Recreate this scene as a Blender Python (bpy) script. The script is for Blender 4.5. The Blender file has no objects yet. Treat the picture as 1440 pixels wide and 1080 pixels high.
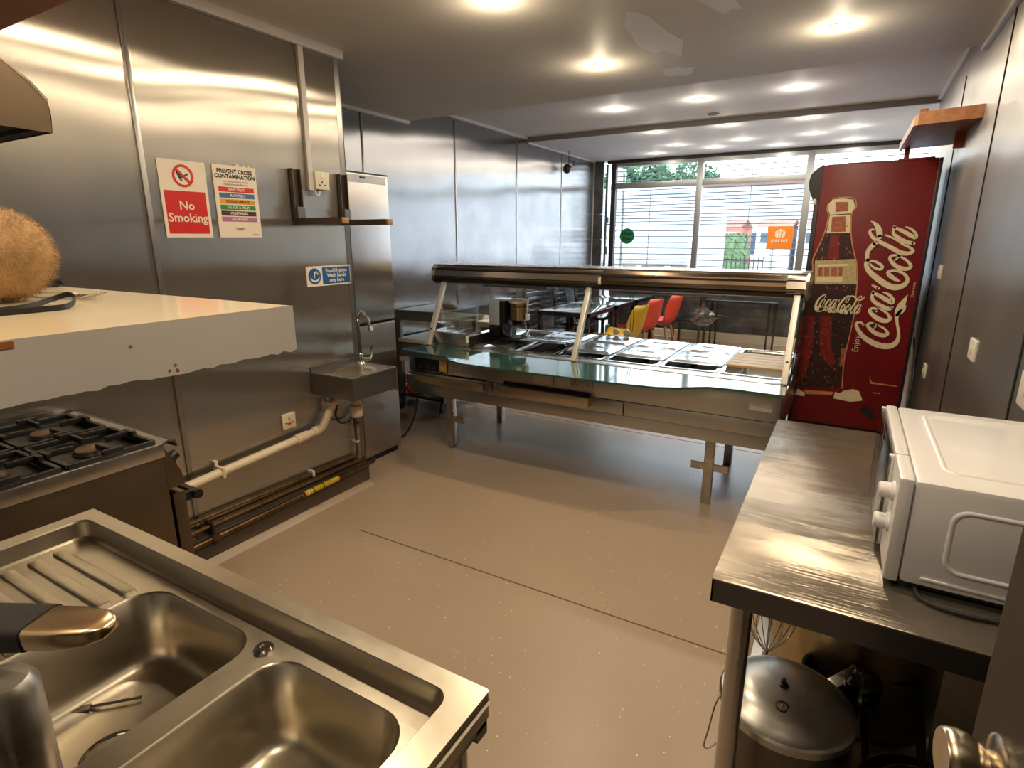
import bpy, bmesh, math, random
from mathutils import Vector, Matrix
from mathutils.geometry import tessellate_polygon
random.seed(7)
sc = bpy.context.scene
COL = sc.collection
PI = math.pi
# ------------------------------------------------------------------ camera
cd = bpy.data.cameras.new('camera'); cam = bpy.data.objects.new('camera', cd); COL.objects.link(cam)
_y, _p, _r = (math.radians(a) for a in (30.27, 14.41, -0.12))
_f = Vector((-math.sin(_y)*math.cos(_p), math.cos(_y)*math.cos(_p), -math.sin(_p)))
_ri = Vector((math.cos(_y), math.sin(_y), 0)); _up = _ri.cross(_f)
_r2 = _ri*math.cos(_r)+_up*math.sin(_r); _u2 = -_ri*math.sin(_r)+_up*math.cos(_r)
_m = Matrix((_r2, _u2, -_f)).transposed().to_4x4(); _m.translation = (0, 0, 1.55)
cam.matrix_world = _m
cd.sensor_width = 36; cd.lens = 36*798.8/1440; cd.clip_start = 0.03; cd.clip_end = 200
sc.camera = cam
# ------------------------------------------------------------------ world, exposure
SKY = 6.5; WARM = 0.58
w = bpy.data.worlds.new('sky'); sc.world = w; w.use_nodes = True
bg = w.node_tree.nodes['Background']; bg.inputs[0].default_value = (0.80, 0.91, 1.0, 1); bg.inputs[1].default_value = SKY
sc.view_settings.view_transform = 'Standard'; sc.view_settings.look = 'None'
sc.view_settings.exposure = 0.2; sc.view_settings.gamma = 1.0
try: sc.view_settings.use_curve_mapping = False
except Exception: pass
cy = sc.cycles
cy.max_bounces = 10; cy.diffuse_bounces = 5; cy.glossy_bounces = 5; cy.transmission_bounces = 6; cy.transparent_max_bounces = 16
cy.sample_clamp_indirect = 6.0; cy.caustics_reflective = False; cy.caustics_refractive = False
cy.use_denoising = True
# ------------------------------------------------------------------ materials
def lin(c):
    return tuple(((v/255)/12.92 if v/255 <= .04045 else ((v/255+.055)/1.055)**2.4) for v in c)+(1,)
MATS = {}
def mat(name, rgb, rough=.5, metal=0, spec=.5, noise=None, bump=None, aniso=None, alpha=None, coat=0, emit=None, rvar=None, trans=0):
    """rgb as sRGB 0-255. noise=(scale, amount[, stretch xyz]); bump=(scale, strength, distance[, stretch])"""
    m = bpy.data.materials.new(name); m.use_nodes = True
    nt = m.node_tree; N = nt.nodes; Lk = nt.links.new
    b = N['Principled BSDF']
    b.inputs['Base Color'].default_value = lin(rgb); b.inputs['Roughness'].default_value = rough
    b.inputs['Metallic'].default_value = metal; b.inputs['Specular IOR Level'].default_value = spec
    b.inputs['Coat Weight'].default_value = coat; b.inputs['Transmission Weight'].default_value = trans
    tc = N.new('ShaderNodeTexCoord')
    geo = N.new('ShaderNodeNewGeometry')
    def coords(st):
        mp = N.new('ShaderNodeMapping'); mp.inputs['Scale'].default_value = st; Lk(geo.outputs['Position'], mp.inputs['Vector']); return mp.outputs[0]
    if noise:
        st = noise[2] if len(noise) > 2 else (1, 1, 1)
        t = N.new('ShaderNodeTexNoise'); t.inputs['Scale'].default_value = noise[0]; t.inputs['Detail'].default_value = 6
        Lk(coords(st), t.inputs['Vector'])
        mx = N.new('ShaderNodeMix'); mx.data_type = 'RGBA'
        c = lin(rgb); a = noise[1]
        mx.inputs['A'].default_value = tuple(max(0, v*(1-a)) for v in c[:3])+(1,)
        mx.inputs['B'].default_value = tuple(min(1, v*(1+a)) for v in c[:3])+(1,)
        cr = N.new('ShaderNodeMapRange'); cr.inputs[1].default_value = .3; cr.inputs[2].default_value = .7
        Lk(t.outputs[0], cr.inputs[0]); Lk(cr.outputs[0], mx.inputs['Factor']); Lk(mx.outputs['Result'], b.inputs['Base Color'])
        if rvar:
            mr = N.new('ShaderNodeMapRange'); mr.inputs[3].default_value = max(.02, rough-rvar); mr.inputs[4].default_value = rough+rvar
            Lk(cr.outputs[0], mr.inputs[0]); Lk(mr.outputs[0], b.inputs['Roughness'])
    if bump:
        last = None
        for bp in (bump if isinstance(bump, list) else [bump]):
            st = bp[3] if len(bp) > 3 else (1, 1, 1)
            t = N.new('ShaderNodeTexNoise'); t.inputs['Scale'].default_value = bp[0]; t.inputs['Detail'].default_value = bp[4] if len(bp) > 4 else 2
            Lk(coords(st), t.inputs['Vector'])
            bu = N.new('ShaderNodeBump'); bu.inputs['Strength'].default_value = bp[1]; bu.inputs['Distance'].default_value = bp[2]
            Lk(t.outputs[0], bu.inputs['Height'])
            if last: Lk(last, bu.inputs['Normal'])
            last = bu.outputs[0]
        Lk(last, b.inputs['Normal'])
    if aniso:
        b.inputs['Anisotropic'].default_value = aniso[0]
        cx = N.new('ShaderNodeCombineXYZ')
        for i in range(3): cx.inputs[i].default_value = aniso[1][i]
        Lk(cx.outputs[0], b.inputs['Tangent'])
    if emit:
        b.inputs['Emission Color'].default_value = lin(emit[0]); b.inputs['Emission Strength'].default_value = emit[1]
    MATS[name] = m
    return m
def glass(name, tint, refl=.08, rough=0.0):
    m = bpy.data.materials.new(name); m.use_nodes = True; nt = m.node_tree; N = nt.nodes; Lk = nt.links.new
    N.remove(N['Principled BSDF']); out = N['Material Output']
    t = N.new('ShaderNodeBsdfTransparent'); t.inputs[0].default_value = tuple(tint)+(1,)
    g = N.new('ShaderNodeBsdfGlossy'); g.inputs['Roughness'].default_value = rough
    lw = N.new('ShaderNodeLayerWeight'); lw.inputs[0].default_value = .25
    mr = N.new('ShaderNodeMapRange'); mr.inputs[3].default_value = refl*.55; mr.inputs[4].default_value = min(1, refl*8)
    Lk(lw.outputs['Fresnel'], mr.inputs[0])
    mx = N.new('ShaderNodeMixShader'); Lk(mr.outputs[0], mx.inputs[0]); Lk(t.outputs[0], mx.inputs[1]); Lk(g.outputs[0], mx.inputs[2])
    Lk(mx.outputs[0], out.inputs[0]); MATS[name] = m
    return m
HY = (0, 1, 0); HX = (1, 0, 0)
def brushed(name, rgb, rough, an, T, wave, micro, var=.08):
    """brushed steel sheet: Beckmann glossy stretched along T, wavy sheet, fine brush lines"""
    m = bpy.data.materials.new(name); m.use_nodes = True; nt = m.node_tree; N = nt.nodes; Lk = nt.links.new
    N.remove(N['Principled BSDF']); out = N['Material Output']
    g = N.new('ShaderNodeBsdfAnisotropic'); g.distribution = 'BECKMANN'; g.inputs['Roughness'].default_value = rough; g.inputs['Anisotropy'].default_value = an
    geo = N.new('ShaderNodeNewGeometry')
    cx = N.new('ShaderNodeCombineXYZ')
    for k in range(3): cx.inputs[k].default_value = T[k]
    Lk(cx.outputs[0], g.inputs['Tangent'])
    t = N.new('ShaderNodeTexNoise'); t.inputs['Scale'].default_value = 3.0; t.inputs['Detail'].default_value = 6; Lk(geo.outputs['Position'], t.inputs['Vector'])
    mr = N.new('ShaderNodeMapRange'); mr.inputs[1].default_value = .3; mr.inputs[2].default_value = .7; Lk(t.outputs[0], mr.inputs[0])
    mx = N.new('ShaderNodeMix'); mx.data_type = 'RGBA'; c = lin(rgb)
    mx.inputs['A'].default_value = tuple(v*(1-var) for v in c[:3])+(1,); mx.inputs['B'].default_value = tuple(min(1, v*(1+var)) for v in c[:3])+(1,)
    Lk(mr.outputs[0], mx.inputs['Factor']); Lk(mx.outputs['Result'], g.inputs['Color'])
    last = None
    for (sca, st, dist, det) in (wave, micro):
        mp = N.new('ShaderNodeMapping'); mp.inputs['Scale'].default_value = sca; Lk(geo.outputs['Position'], mp.inputs['Vector'])
        nz = N.new('ShaderNodeTexNoise'); nz.inputs['Scale'].default_value = 1; nz.inputs['Detail'].default_value = det; Lk(mp.outputs[0], nz.inputs['Vector'])
        bu = N.new('ShaderNodeBump'); bu.inputs['Strength'].default_value = st; bu.inputs['Distance'].default_value = dist; Lk(nz.outputs[0], bu.inputs['Height'])
        if last: Lk(last, bu.inputs['Normal'])
        last = bu.outputs[0]
    Lk(last, g.inputs['Normal'])
    d = N.new('ShaderNodeBsdfDiffuse'); d.inputs[0].default_value = tuple(v*.8 for v in c[:3])+(1,)
    ms = N.new('ShaderNodeMixShader'); ms.inputs[0].default_value = .16; Lk(g.outputs[0], ms.inputs[1]); Lk(d.outputs[0], ms.inputs[2])
    Lk(ms.outputs[0], out.inputs[0]); MATS[name] = m
    return m
steelL = brushed('wall_steel_left', (170, 164, 154), .25, -.76, HY, ((1.1, 1.1, 1.6), .20, .05, 1), ((1, 420, 3), 1.0, .0005, 1))
steelF = brushed('wall_steel_far', (160, 160, 162), .27, -.72, HY, ((1.2, 1.2, 1.8), .18, .05, 1), ((1, 420, 3), 1.0, .0004, 1))
steelR = mat('wall_steel_right', (184, 182, 180), .40, 1, noise=(3.0, .08, (1, 1, .35)), rvar=.04,
    bump=[(1.3, .30, .05, (1, 1.0, 1.3), 1)], aniso=(.85, HY))
steelX = mat('wall_steel_return', (184, 180, 174), .32, 1, aniso=(.8, HX))
steelS = mat('steel_strip', (150, 148, 145), .3, 1)
steel = mat('stainless', (186, 182, 176), .28, 1, noise=(9, .04), rvar=.03)
steelC = mat('counter_steel', (178, 176, 172), .33, 1, noise=(5, .10, (.3, 1, 1)), rvar=.05, aniso=(.6, (0, 0, 1)))
steelT = brushed('table_steel', (160, 151, 139), .27, -.62, HX, ((4, 5, 4), .30, .02, 2), ((4, 150, 1), .7, .0006, 3), .16)
steelK = mat('sink_steel', (192, 183, 166), .30, 1, noise=(30, .03), rvar=.02)
steelFr = mat('fridge_steel', (182, 176, 170), .30, 1, noise=(3, .06), aniso=(.9, HY), bump=(2.0, .12, .03, (1, 2.2, .3)))
panlid = mat('pan_steel', (208, 208, 208), .13, 1, noise=(14, .05), rvar=.04)
chrome = mat('chrome', (200, 200, 200), .08, 1)
alum = mat('aluminium', (176, 174, 170), .34, 1, noise=(10, .12), rvar=.06)
ceilM = mat('ceiling_paint', (236, 231, 220), .55, spec=.3, noise=(2.2, .03), bump=(6, .06, .01))
ceil2M = mat('ceiling_paint_far', (238, 238, 238), .65, spec=.15, noise=(2.2, .02))
riserM = mat('riser_grey', (150, 146, 142), .6)  # greyer than the ceilings on either side of the step
white = mat('white_plastic', (226, 222, 212), .35)
cream = mat('cream_plastic', (214, 204, 182), .4)
whiteP = mat('white_paint', (212, 206, 202), .45, noise=(6, .05), bump=(25, .1, .004))
mwM = mat('microwave_white', (222, 220, 222), .32, coat=.3)
black = mat('black_plastic', (16, 16, 17), .35)
blackM = mat('black_matte', (14, 13, 12), .75)
iron = mat('cast_iron', (20, 18, 17), .45, noise=(30, .3), bump=(60, .3, .003))
rubber = mat('rubber', (24, 24, 25), .6)
dark = mat('dark_void', (10, 10, 10), .9)
wood = mat('shelf_wood', (158, 98, 44), .5, noise=(5, .25, (8, 1, 8)))
woodL = mat('pale_wood', (214, 178, 122), .5, noise=(6, .15, (1, 6, 1)))
brown = mat('brown_board', (168, 98, 58), .6, noise=(5, .12))
redM = mat('fridge_red', (112, 9, 17), .42, spec=.4, noise=(9, .10), bump=(30, .05, .002))
redS = mat('sign_red', (196, 28, 20), .4)
signW = mat('sign_white', (226, 214, 196), .45)
signB = mat('sign_blue', (18, 84, 140), .4)
ink = mat('ink_black', (20, 18, 18), .5)
cola = mat('cola_dark', (40, 11, 10), .45, noise=(45, .9))
colaR = mat('cola_red', (120, 24, 18), .45, noise=(40, .3))
amber = mat('cola_amber', (164, 92, 64), .45, noise=(50, .4))
creamP = mat('print_cream', (226, 212, 178), .45, noise=(30, .08))
labelP = mat('print_beige', (186, 168, 124), .45, noise=(40, .15))
peach = mat('print_peach', (198, 134, 92), .45, noise=(30, .2))
tileM = mat('marble_tile', (78, 79, 82), .22, spec=.5, noise=(7, .5))
grout = mat('grout', (70, 68, 66), .8)
darkSk = mat('skirting_vinyl', (84, 72, 60), .5)
alF = mat('window_frame', (150, 152, 152), .4, .6)
darkF = mat('window_frame_dark', (44, 40, 40), .5)
greenG = mat('counter_glass', (46, 84, 78), .08, spec=.6, coat=.5)
greenE = mat('glass_edge', (20, 52, 46), .2)
pipeW = mat('pipe_white', (222, 204, 176), .35)
copper = mat('copper_pipe', (112, 88, 62), .4, 1, noise=(14, .35))
yelT = mat('gas_tape', (206, 168, 20), .5)
blkTbl = mat('black_table', (26, 27, 30), .18, spec=.6)
blkCh = mat('black_leather', (30, 31, 34), .22, coat=.3)
tblGl = mat('table_glass_top', (120, 126, 130), .06, spec=.8, coat=.6)
yelC = mat('yellow_shell', (196, 158, 34), .4)
orC = mat('orange_red_shell', (206, 66, 42), .4)
legW = mat('beech_leg', (176, 128, 88), .5)
orT = mat('orange_tub', (206, 84, 34), .45)
greyT = mat('grey_table', (112, 114, 116), .35, .5)
fur = mat('tan_fur', (184, 150, 108), .95, noise=(22, .28), bump=None)
uberG = mat('green_sticker', (22, 120, 72), .5)
eatO = mat('orange_sticker', (236, 134, 36), .5)
brickM = mat('outside_brick', (112, 100, 98), .8, noise=(8, .2))
cladM = mat('outside_cladding', (186, 192, 196), .6)
leafM = mat('leaf_green', (56, 92, 62), .7, noise=(9, .35))
hedgeM = mat('hedge_green', (104, 130, 88), .7, noise=(9, .35))
roadM = mat('road', (168, 168, 174), .8, noise=(2, .1))
pavM = mat('paving', (182, 180, 180), .8, noise=(3, .1))
roofM = mat('roof_tile', (120, 84, 72), .8, noise=(6, .2))
trunkM = mat('bark', (90, 74, 60), .9)
winG = mat('far_glass', (70, 84, 100), .1, spec=.8)
pane = glass('window_glass', (.97, .985, .99), .06)
paneC = glass('counter_clear_glass', (.95, .975, .965), .06)
carafeG = glass('carafe_glass', (.88, .9, .9), .10)
plasG = glass('clear_plastic', (.82, .84, .85), .25, .08)
lampM = mat('lamp_lens', (255, 250, 240), .4, emit=((255, 226, 170), 14))
lampF = mat('lamp_lens_far', (255, 250, 240), .4, emit=((255, 238, 205), 12))
# floor: speckled vinyl
def floor_mat():
    m = mat('vinyl_floor', (166, 146, 125), .36, spec=.45, noise=(1.2, .05), rvar=.07, bump=(90, .10, .002))
    nt = m.node_tree; N = nt.nodes; Lk = nt.links.new; b = N['Principled BSDF']
    src = b.inputs['Base Color'].links[0].from_socket
    geo = N.new('ShaderNodeNewGeometry')
    v = N.new('ShaderNodeTexVoronoi'); v.inputs['Scale'].default_value = 42; Lk(geo.outputs['Position'], v.inputs['Vector'])
    lt = N.new('ShaderNodeMath'); lt.operation = 'LESS_THAN'; lt.inputs[1].default_value = .10; Lk(v.outputs['Distance'], lt.inputs[0])
    sp = N.new('ShaderNodeSeparateColor'); Lk(v.outputs['Color'], sp.inputs[0])
    g = N.new('ShaderNodeMath'); g.operation = 'GREATER_THAN'; g.inputs[1].default_value = .72; Lk(sp.outputs[0], g.inputs[0])
    mu = N.new('ShaderNodeMath'); mu.operation = 'MULTIPLY'; Lk(lt.outputs[0], mu.inputs[0]); Lk(g.outputs[0], mu.inputs[1])
    mx = N.new('ShaderNodeMix'); mx.data_type = 'RGBA'; mx.inputs['B'].default_value = lin((236, 226, 210))
    Lk(src, mx.inputs['A']); Lk(mu.outputs[0], mx.inputs['Factor']); Lk(mx.outputs['Result'], b.inputs['Base Color'])
    return m
floorM = floor_mat()
# ------------------------------------------------------------------ mesh builder
class MB:
    def __init__(s): s.v = []; s.f = []; s.mi = []; s.cur = 0
    def add(s, vs, fs):
        o = len(s.v); s.v += [tuple(p) for p in vs]; s.f += [tuple(i+o for i in f) for f in fs]; s.mi += [s.cur]*len(fs); return s
    def box(s, x0, x1, y0, y1, z0, z1, bev=0, M=None):
        if bev > 0:
            bm = bmesh.new(); bmesh.ops.create_cube(bm, size=1)
            for v in bm.verts: v.co = Vector(((x0+x1)/2+v.co.x*(x1-x0), (y0+y1)/2+v.co.y*(y1-y0), (z0+z1)/2+v.co.z*(z1-z0)))
            bev = min(bev, .49*min(abs(x1-x0), abs(y1-y0), abs(z1-z0)))
            bmesh.ops.bevel(bm, geom=bm.edges[:], offset=bev, segments=2, profile=.6, affect='EDGES')
            bm.verts.index_update(); vs = [v.co.copy() for v in bm.verts]; fs = [[v.index for v in f.verts] for f in bm.faces]; bm.free()
        else:
            vs = [Vector((x, y, z)) for z in (z0, z1) for y in (y0, y1) for x in (x0, x1)]
            fs = [(0, 2, 3, 1), (4, 5, 7, 6), (0, 1, 5, 4), (2, 6, 7, 3), (0, 4, 6, 2), (1, 3, 7, 5)]
        if M: vs = [M @ v for v in vs]
        return s.add(vs, fs)
    def bar(s, a, b, wx, wz, up=(0, 0, 1), bev=0):
        a = Vector(a); b = Vector(b); d = b-a; L = d.length; d.normalize(); up = Vector(up)
        r = d.cross(up)
        if r.length < 1e-4: r = d.cross(Vector((1, 0, 0)))
        r.normalize(); u = r.cross(d)
        M = Matrix((r, d, u)).transposed().to_4x4(); M.translation = (a+b)/2
        return s.box(-wx/2, wx/2, -L/2, L/2, -wz/2, wz/2, bev, M)
    def cyl(s, a, b, r, r2=None, n=16, caps=True):
        return s.tube([a, b], [r, r if r2 is None else r2], n, caps)
    def tube(s, pts, r, n=10, caps=True):
        P = [Vector(p) for p in pts]; R = r if isinstance(r, (list, tuple)) else [r]*len(P)
        T = []
        for i in range(len(P)):
            t = (P[min(i+1, len(P)-1)]-P[max(i-1, 0)]); T.append(t.normalized())
        nrm = T[0].orthogonal().normalized(); vs = []; fs = []
        for i, p in enumerate(P):
            if i:
                nrm = nrm-T[i]*nrm.dot(T[i])
                nrm = nrm.normalized() if nrm.length > 1e-6 else T[i].orthogonal().normalized()
            bi = T[i].cross(nrm)
            for k in range(n):
                a = 2*PI*k/n; vs.append(p+(nrm*math.cos(a)+bi*math.sin(a))*R[i])
        for i in range(len(P)-1):
            for k in range(n):
                fs.append((i*n+k, i*n+(k+1) % n, (i+1)*n+(k+1) % n, (i+1)*n+k))
        if caps:
            fs.append(tuple(range(n-1, -1, -1))); fs.append(tuple((len(P)-1)*n+k for k in range(n)))
        return s.add(vs, fs)
    def lathe(s, prof, c, ax=(0, 0, 1), n=24, caps=True):
        """prof: (radius, height) along axis ax from c"""
        ax = Vector(ax).normalized(); e1 = ax.orthogonal().normalized(); e2 = ax.cross(e1); c = Vector(c); vs = []; fs = []
        for r, h in prof:
            for k in range(n):
                a = 2*PI*k/n; vs.append(c+ax*h+(e1*math.cos(a)+e2*math.sin(a))*r)
        for i in range(len(prof)-1):
            for k in range(n): fs.append((i*n+k, i*n+(k+1) % n, (i+1)*n+(k+1) % n, (i+1)*n+k))
        if caps:
            if prof[0][0] > 1e-5: fs.append(tuple(range(n-1, -1, -1)))
            if prof[-1][0] > 1e-5: fs.append(tuple((len(prof)-1)*n+k for k in range(n)))
        return s.add(vs, fs)
    def prism(s, poly, fn, h0, h1):
        """poly 2D (u,v); fn(u,v,h)->xyz"""
        n = len(poly); vs = [fn(u, v, h0) for u, v in poly]+[fn(u, v, h1) for u, v in poly]
        tri = tessellate_polygon([[Vector((u, v, 0)) for u, v in poly]])
        fs = [tuple(t) for t in tri]+[tuple(i+n for i in reversed(t)) for t in tri]
        fs += [(i, (i+1) % n, n+(i+1) % n, n+i) for i in range(n)]
        return s.add(vs, fs)
    def plate(s, loops, z):
        """flat plate at z with holes; loops[0] outer"""
        L = [[Vector((p[0], p[1], 0)) for p in l] for l in loops]
        tri = tessellate_polygon(L); vs = [(p.x, p.y, z) for l in L for p in l]
        return s.add(vs, [tuple(t) for t in tri])
    def loft(s, loops, cap0=False, cap1=False):
        n = len(loops[0]); vs = [p for l in loops for p in l]; fs = []
        for i in range(len(loops)-1):
            for k in range(n): fs.append((i*n+k, i*n+(k+1) % n, (i+1)*n+(k+1) % n, (i+1)*n+k))
        if cap0: fs.append(tuple(range(n-1, -1, -1)))
        if cap1: fs.append(tuple((len(loops)-1)*n+k for k in range(n)))
        return s.add(vs, fs)
    def sphere(s, c, r, n=16, m=10, sq=(1, 1, 1)):
        c = Vector(c); vs = [c+Vector((0, 0, -r*sq[2]))]; fs = []
        for i in range(1, m):
            t = PI*i/m-PI/2
            for k in range(n):
                a = 2*PI*k/n; vs.append(c+Vector((r*sq[0]*math.cos(t)*math.cos(a), r*sq[1]*math.cos(t)*math.sin(a), r*sq[2]*math.sin(t))))
        vs.append(c+Vector((0, 0, r*sq[2]))); e = len(vs)-1
        for k in range(n):
            fs.append((0, 1+(k+1) % n, 1+k)); fs.append((e, e-n+k, e-n+(k+1) % n))
            for i in range(m-2): a = 1+i*n; fs.append((a+k, a+(k+1) % n, a+n+(k+1) % n, a+n+k))
        return s.add(vs, fs)
def rrect(x0, x1, y0, y1, r, z=0, n=5):
    r = min(r, .499*(x1-x0), .499*(y1-y0)); out = []
    for cx, cy_, a0 in ((x1-r, y1-r, 0), (x0+r, y1-r, 90), (x0+r, y0+r, 180), (x1-r, y0+r, 270)):
        for k in range(n+1):
            a = math.radians(a0+90*k/n); out.append((cx+r*math.cos(a), cy_+r*math.sin(a), z))
    return out
def crom(pts, n=8):
    """Catmull-Rom through tuples of any dimension"""
    out = []; P = [pts[0]]+list(pts)+[pts[-1]]
    for i in range(1, len(P)-2):
        for k in range(n):
            t = k/n
            out.append(tuple(.5*((2*b)+(-a+c)*t+(2*a-5*b+4*c-d)*t*t+(-a+3*b-3*c+d)*t**3) for a, b, c, d in zip(P[i-1], P[i], P[i+1], P[i+2])))
    out.append(tuple(pts[-1])); return out
ORG = {}
def org(o): return ORG.get(o.name, Vector((0, 0, 0))) if o else Vector((0, 0, 0))
def thing(name, label, cat, loc=(0, 0, 0), group=None):
    o = bpy.data.objects.new(name, None); COL.objects.link(o); o.location = loc; o.empty_display_size = .05
    o['label'] = label; o['category'] = cat
    if group: o['group'] = group
    ORG[o.name] = Vector(loc); return o
def obj(name, mb, m, parent=None, smooth=35, label=None, kind=None, at=None):
    """mb in world coordinates; parent subtracts its own base"""
    base = org(parent)
    loc = Vector(at) if at is not None else base
    me = bpy.data.meshes.new(name)
    me.from_pydata([tuple(Vector(p)-loc) for p in mb.v], [], mb.f)
    ms = m if isinstance(m, (list, tuple)) else [m]
    for x in ms: me.materials.append(x)
    if len(ms) > 1: me.polygons.foreach_set('material_index', mb.mi)
    me.update()
    bm = bmesh.new(); bm.from_mesh(me); bmesh.ops.recalc_face_normals(bm, faces=bm.faces); bm.to_mesh(me); bm.free()
    if smooth:
        me.polygons.foreach_set('use_smooth', [True]*len(me.polygons)); me.set_sharp_from_angle(angle=math.radians(smooth))
    o = bpy.data.objects.new(name, me); COL.objects.link(o)
    if parent: o.parent = parent
    o.location = loc-base
    ORG[o.name] = loc
    if label: o['label'] = label
    if kind: o['kind'] = kind
    return o
def tag(o, label, cat, group=None):
    o['label'] = label; o['category'] = cat
    if group: o['group'] = group
    return o
def single(name, mb, m, label, cat, at=(0, 0, 0), group=None, smooth=35):
    return tag(obj(name, mb, m, None, smooth, at=at), label, cat, group)
def struct(name, mb, m, parent=None, smooth=0): return obj(name, mb, m, parent, smooth, kind='structure')
def copy_tree(o, parent=None):
    c = o.copy(); COL.objects.link(c); c.parent = parent
    for ch in list(o.children): copy_tree(ch, c)
    return c
def text(name, s, size, m, parent, P, R, U, align='CENTER', off=0, spacing=1.0, sx=1.0):
    cu = bpy.data.curves.new(name, 'FONT'); cu.body = s; cu.size = size; cu.align_x = align; cu.align_y = 'CENTER'
    cu.offset = off; cu.space_line = spacing; cu.resolution_u = 2; cu.fill_mode = 'FRONT'
    t = bpy.data.objects.new(name+'_src', cu); COL.objects.link(t)
    bpy.context.view_layer.update()
    me = bpy.data.meshes.new_from_object(t.evaluated_get(bpy.context.evaluated_depsgraph_get()))
    bpy.data.objects.remove(t); bpy.data.curves.remove(cu)
    P = Vector(P); R = Vector(R); U = Vector(U); base = org(parent)
    for v in me.vertices: v.co = P+R*v.co.x*sx+U*v.co.y-base
    me.materials.clear(); me.materials.append(m); me.name = name
    o = bpy.data.objects.new(name, me); COL.objects.link(o); o.parent = parent
    ORG[o.name] = base; return o
def ribbon(mb, pts, fn, n=8):
    """pts (u,v,width) -> flat ribbon with round ends, fn(u,v)->xyz"""
    P = crom(pts, n); L = []; Rr = []
    for i, (u, v, wd) in enumerate(P):
        a = P[max(i-1, 0)]; b = P[min(i+1, len(P)-1)]; t = Vector((b[0]-a[0], b[1]-a[1]))
        if t.length < 1e-9: t = Vector((1, 0))
        t.normalize(); nn = Vector((-t.y, t.x))*abs(wd)/2; L.append((u+nn.x, v+nn.y)); Rr.append((u-nn.x, v-nn.y))
    vs = [fn(*p) for p in L]+[fn(*p) for p in Rr]; k = len(P)
    mb.add(vs, [(i, i+1, k+i+1, k+i) for i in range(k-1)])
    for e in (0, -1):
        u, v, wd = P[e]
        mb.add([fn(u+abs(wd)/2*math.cos(2*PI*q/10), v+abs(wd)/2*math.sin(2*PI*q/10)) for q in range(10)], [tuple(range(10))])
    return mb
def flat(mb, poly, fn):
    tri = tessellate_polygon([[Vector((u, v, 0)) for u, v in poly]])
    return mb.add([fn(u, v) for u, v in poly], [tuple(t) for t in tri])
# ================================================================== STRUCTURE
S = struct
floor_o = S('floor', MB().box(-3.6, 1.3, -1.3, 8.62, -.06, 0), floorM)
for nm, (x0, x1, y0, y1) in {'floor_joint': (-2.15, .49, 2.010, 2.017), 'floor_joint.001': (-3.5, .49, 4.33, 4.336), 'floor_joint.002': (-2.9, .49, 5.15, 5.156)}.items():
    obj('floor_joint', MB().box(x0, x1, y0, y1, -.001, .0012), MATS.get('joint_line') or mat('joint_line', (96, 82, 66), .7), floor_o, 0)
c1 = S('ceiling', MB().box(-3.6, .6, -1.3, 4.19, 2.54, 2.78), ceilM)
c2 = S('ceiling', MB().box(-3.6, .6, 4.19, 6.33, 2.70, 2.78), ceil2M)
c3 = S('ceiling', MB().box(-3.6, 1.3, 6.36, 8.7, 2.655, 2.78), ceil2M)
S('trim_1', MB().box(-3.6, 1.3, 6.33, 6.36, 2.648, 2.78), riserM)
# plaster patches on the near ceiling (raised filler)
pm = mat('plaster_patch', (250, 247, 240), .42)
for cx, cy_, rx, ry, s in ((-1.0, 3.15, .12, .42, 1), (-.62, 2.75, .09, .3, 2), (-1.05, 3.85, .10, .12, 3)):
    random.seed(s); z = 2.5385 if cy_ < 4.19 else 2.6985
    poly = [(cx+rx*math.cos(a)*random.uniform(.6, 1.2), cy_+ry*math.sin(a)*random.uniform(.6, 1.2)) for a in [2*PI*k/14 for k in range(14)]]
    obj('plaster_patch', MB().prism(poly, lambda u, v, h: Vector((u, v, h)), z, z+.003), pm, c1 if cy_ < 4.19 else c2, 0)
# ---- left wall (near), steel panels
wl = S('wall_left', MB().box(-2.70, -2.575, -1.3, 2.44, 0, 2.54), grout)
for y0, y1 in ((-1.3, .158), (.163, 1.376), (1.382, 2.5)):
    obj('steel_panel', MB().box(-2.575, -2.56, y0, y1, .10, 2.52), steelL, wl, 0)
for y in (.16, 1.379): obj('joint_strip', MB().box(-2.562, -2.552, y-.011, y+.011, .10, 2.5, .003), steelS, wl)
obj('corner_angle', MB().box(-2.563, -2.5585, 2.466, 2.505, .02, 2.505).box(-2.60, -2.5585, 2.5, 2.506, .02, 2.505), steelS, wl)
obj('ceiling_cover_strip', MB().box(-2.562, -2.53, -1.3, 2.515, 2.495, 2.54, .004), whiteP, wl)
obj('wall_kicker', MB().box(-2.60, -2.535, 1.02, 2.5, 0, .145), darkSk, wl)
obj('floor_cove', MB().prism([(-2.536, 0), (-2.50, 0), (-2.536, .03)], lambda u, v, h: Vector((u, h, v)), 1.02, 2.5), floorM, wl)
# return wall facing the fridge corner
wr_ = S('wall_return', MB().box(-3.6, -2.568, 2.44, 2.497, 0, 2.54), steelX)
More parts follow.
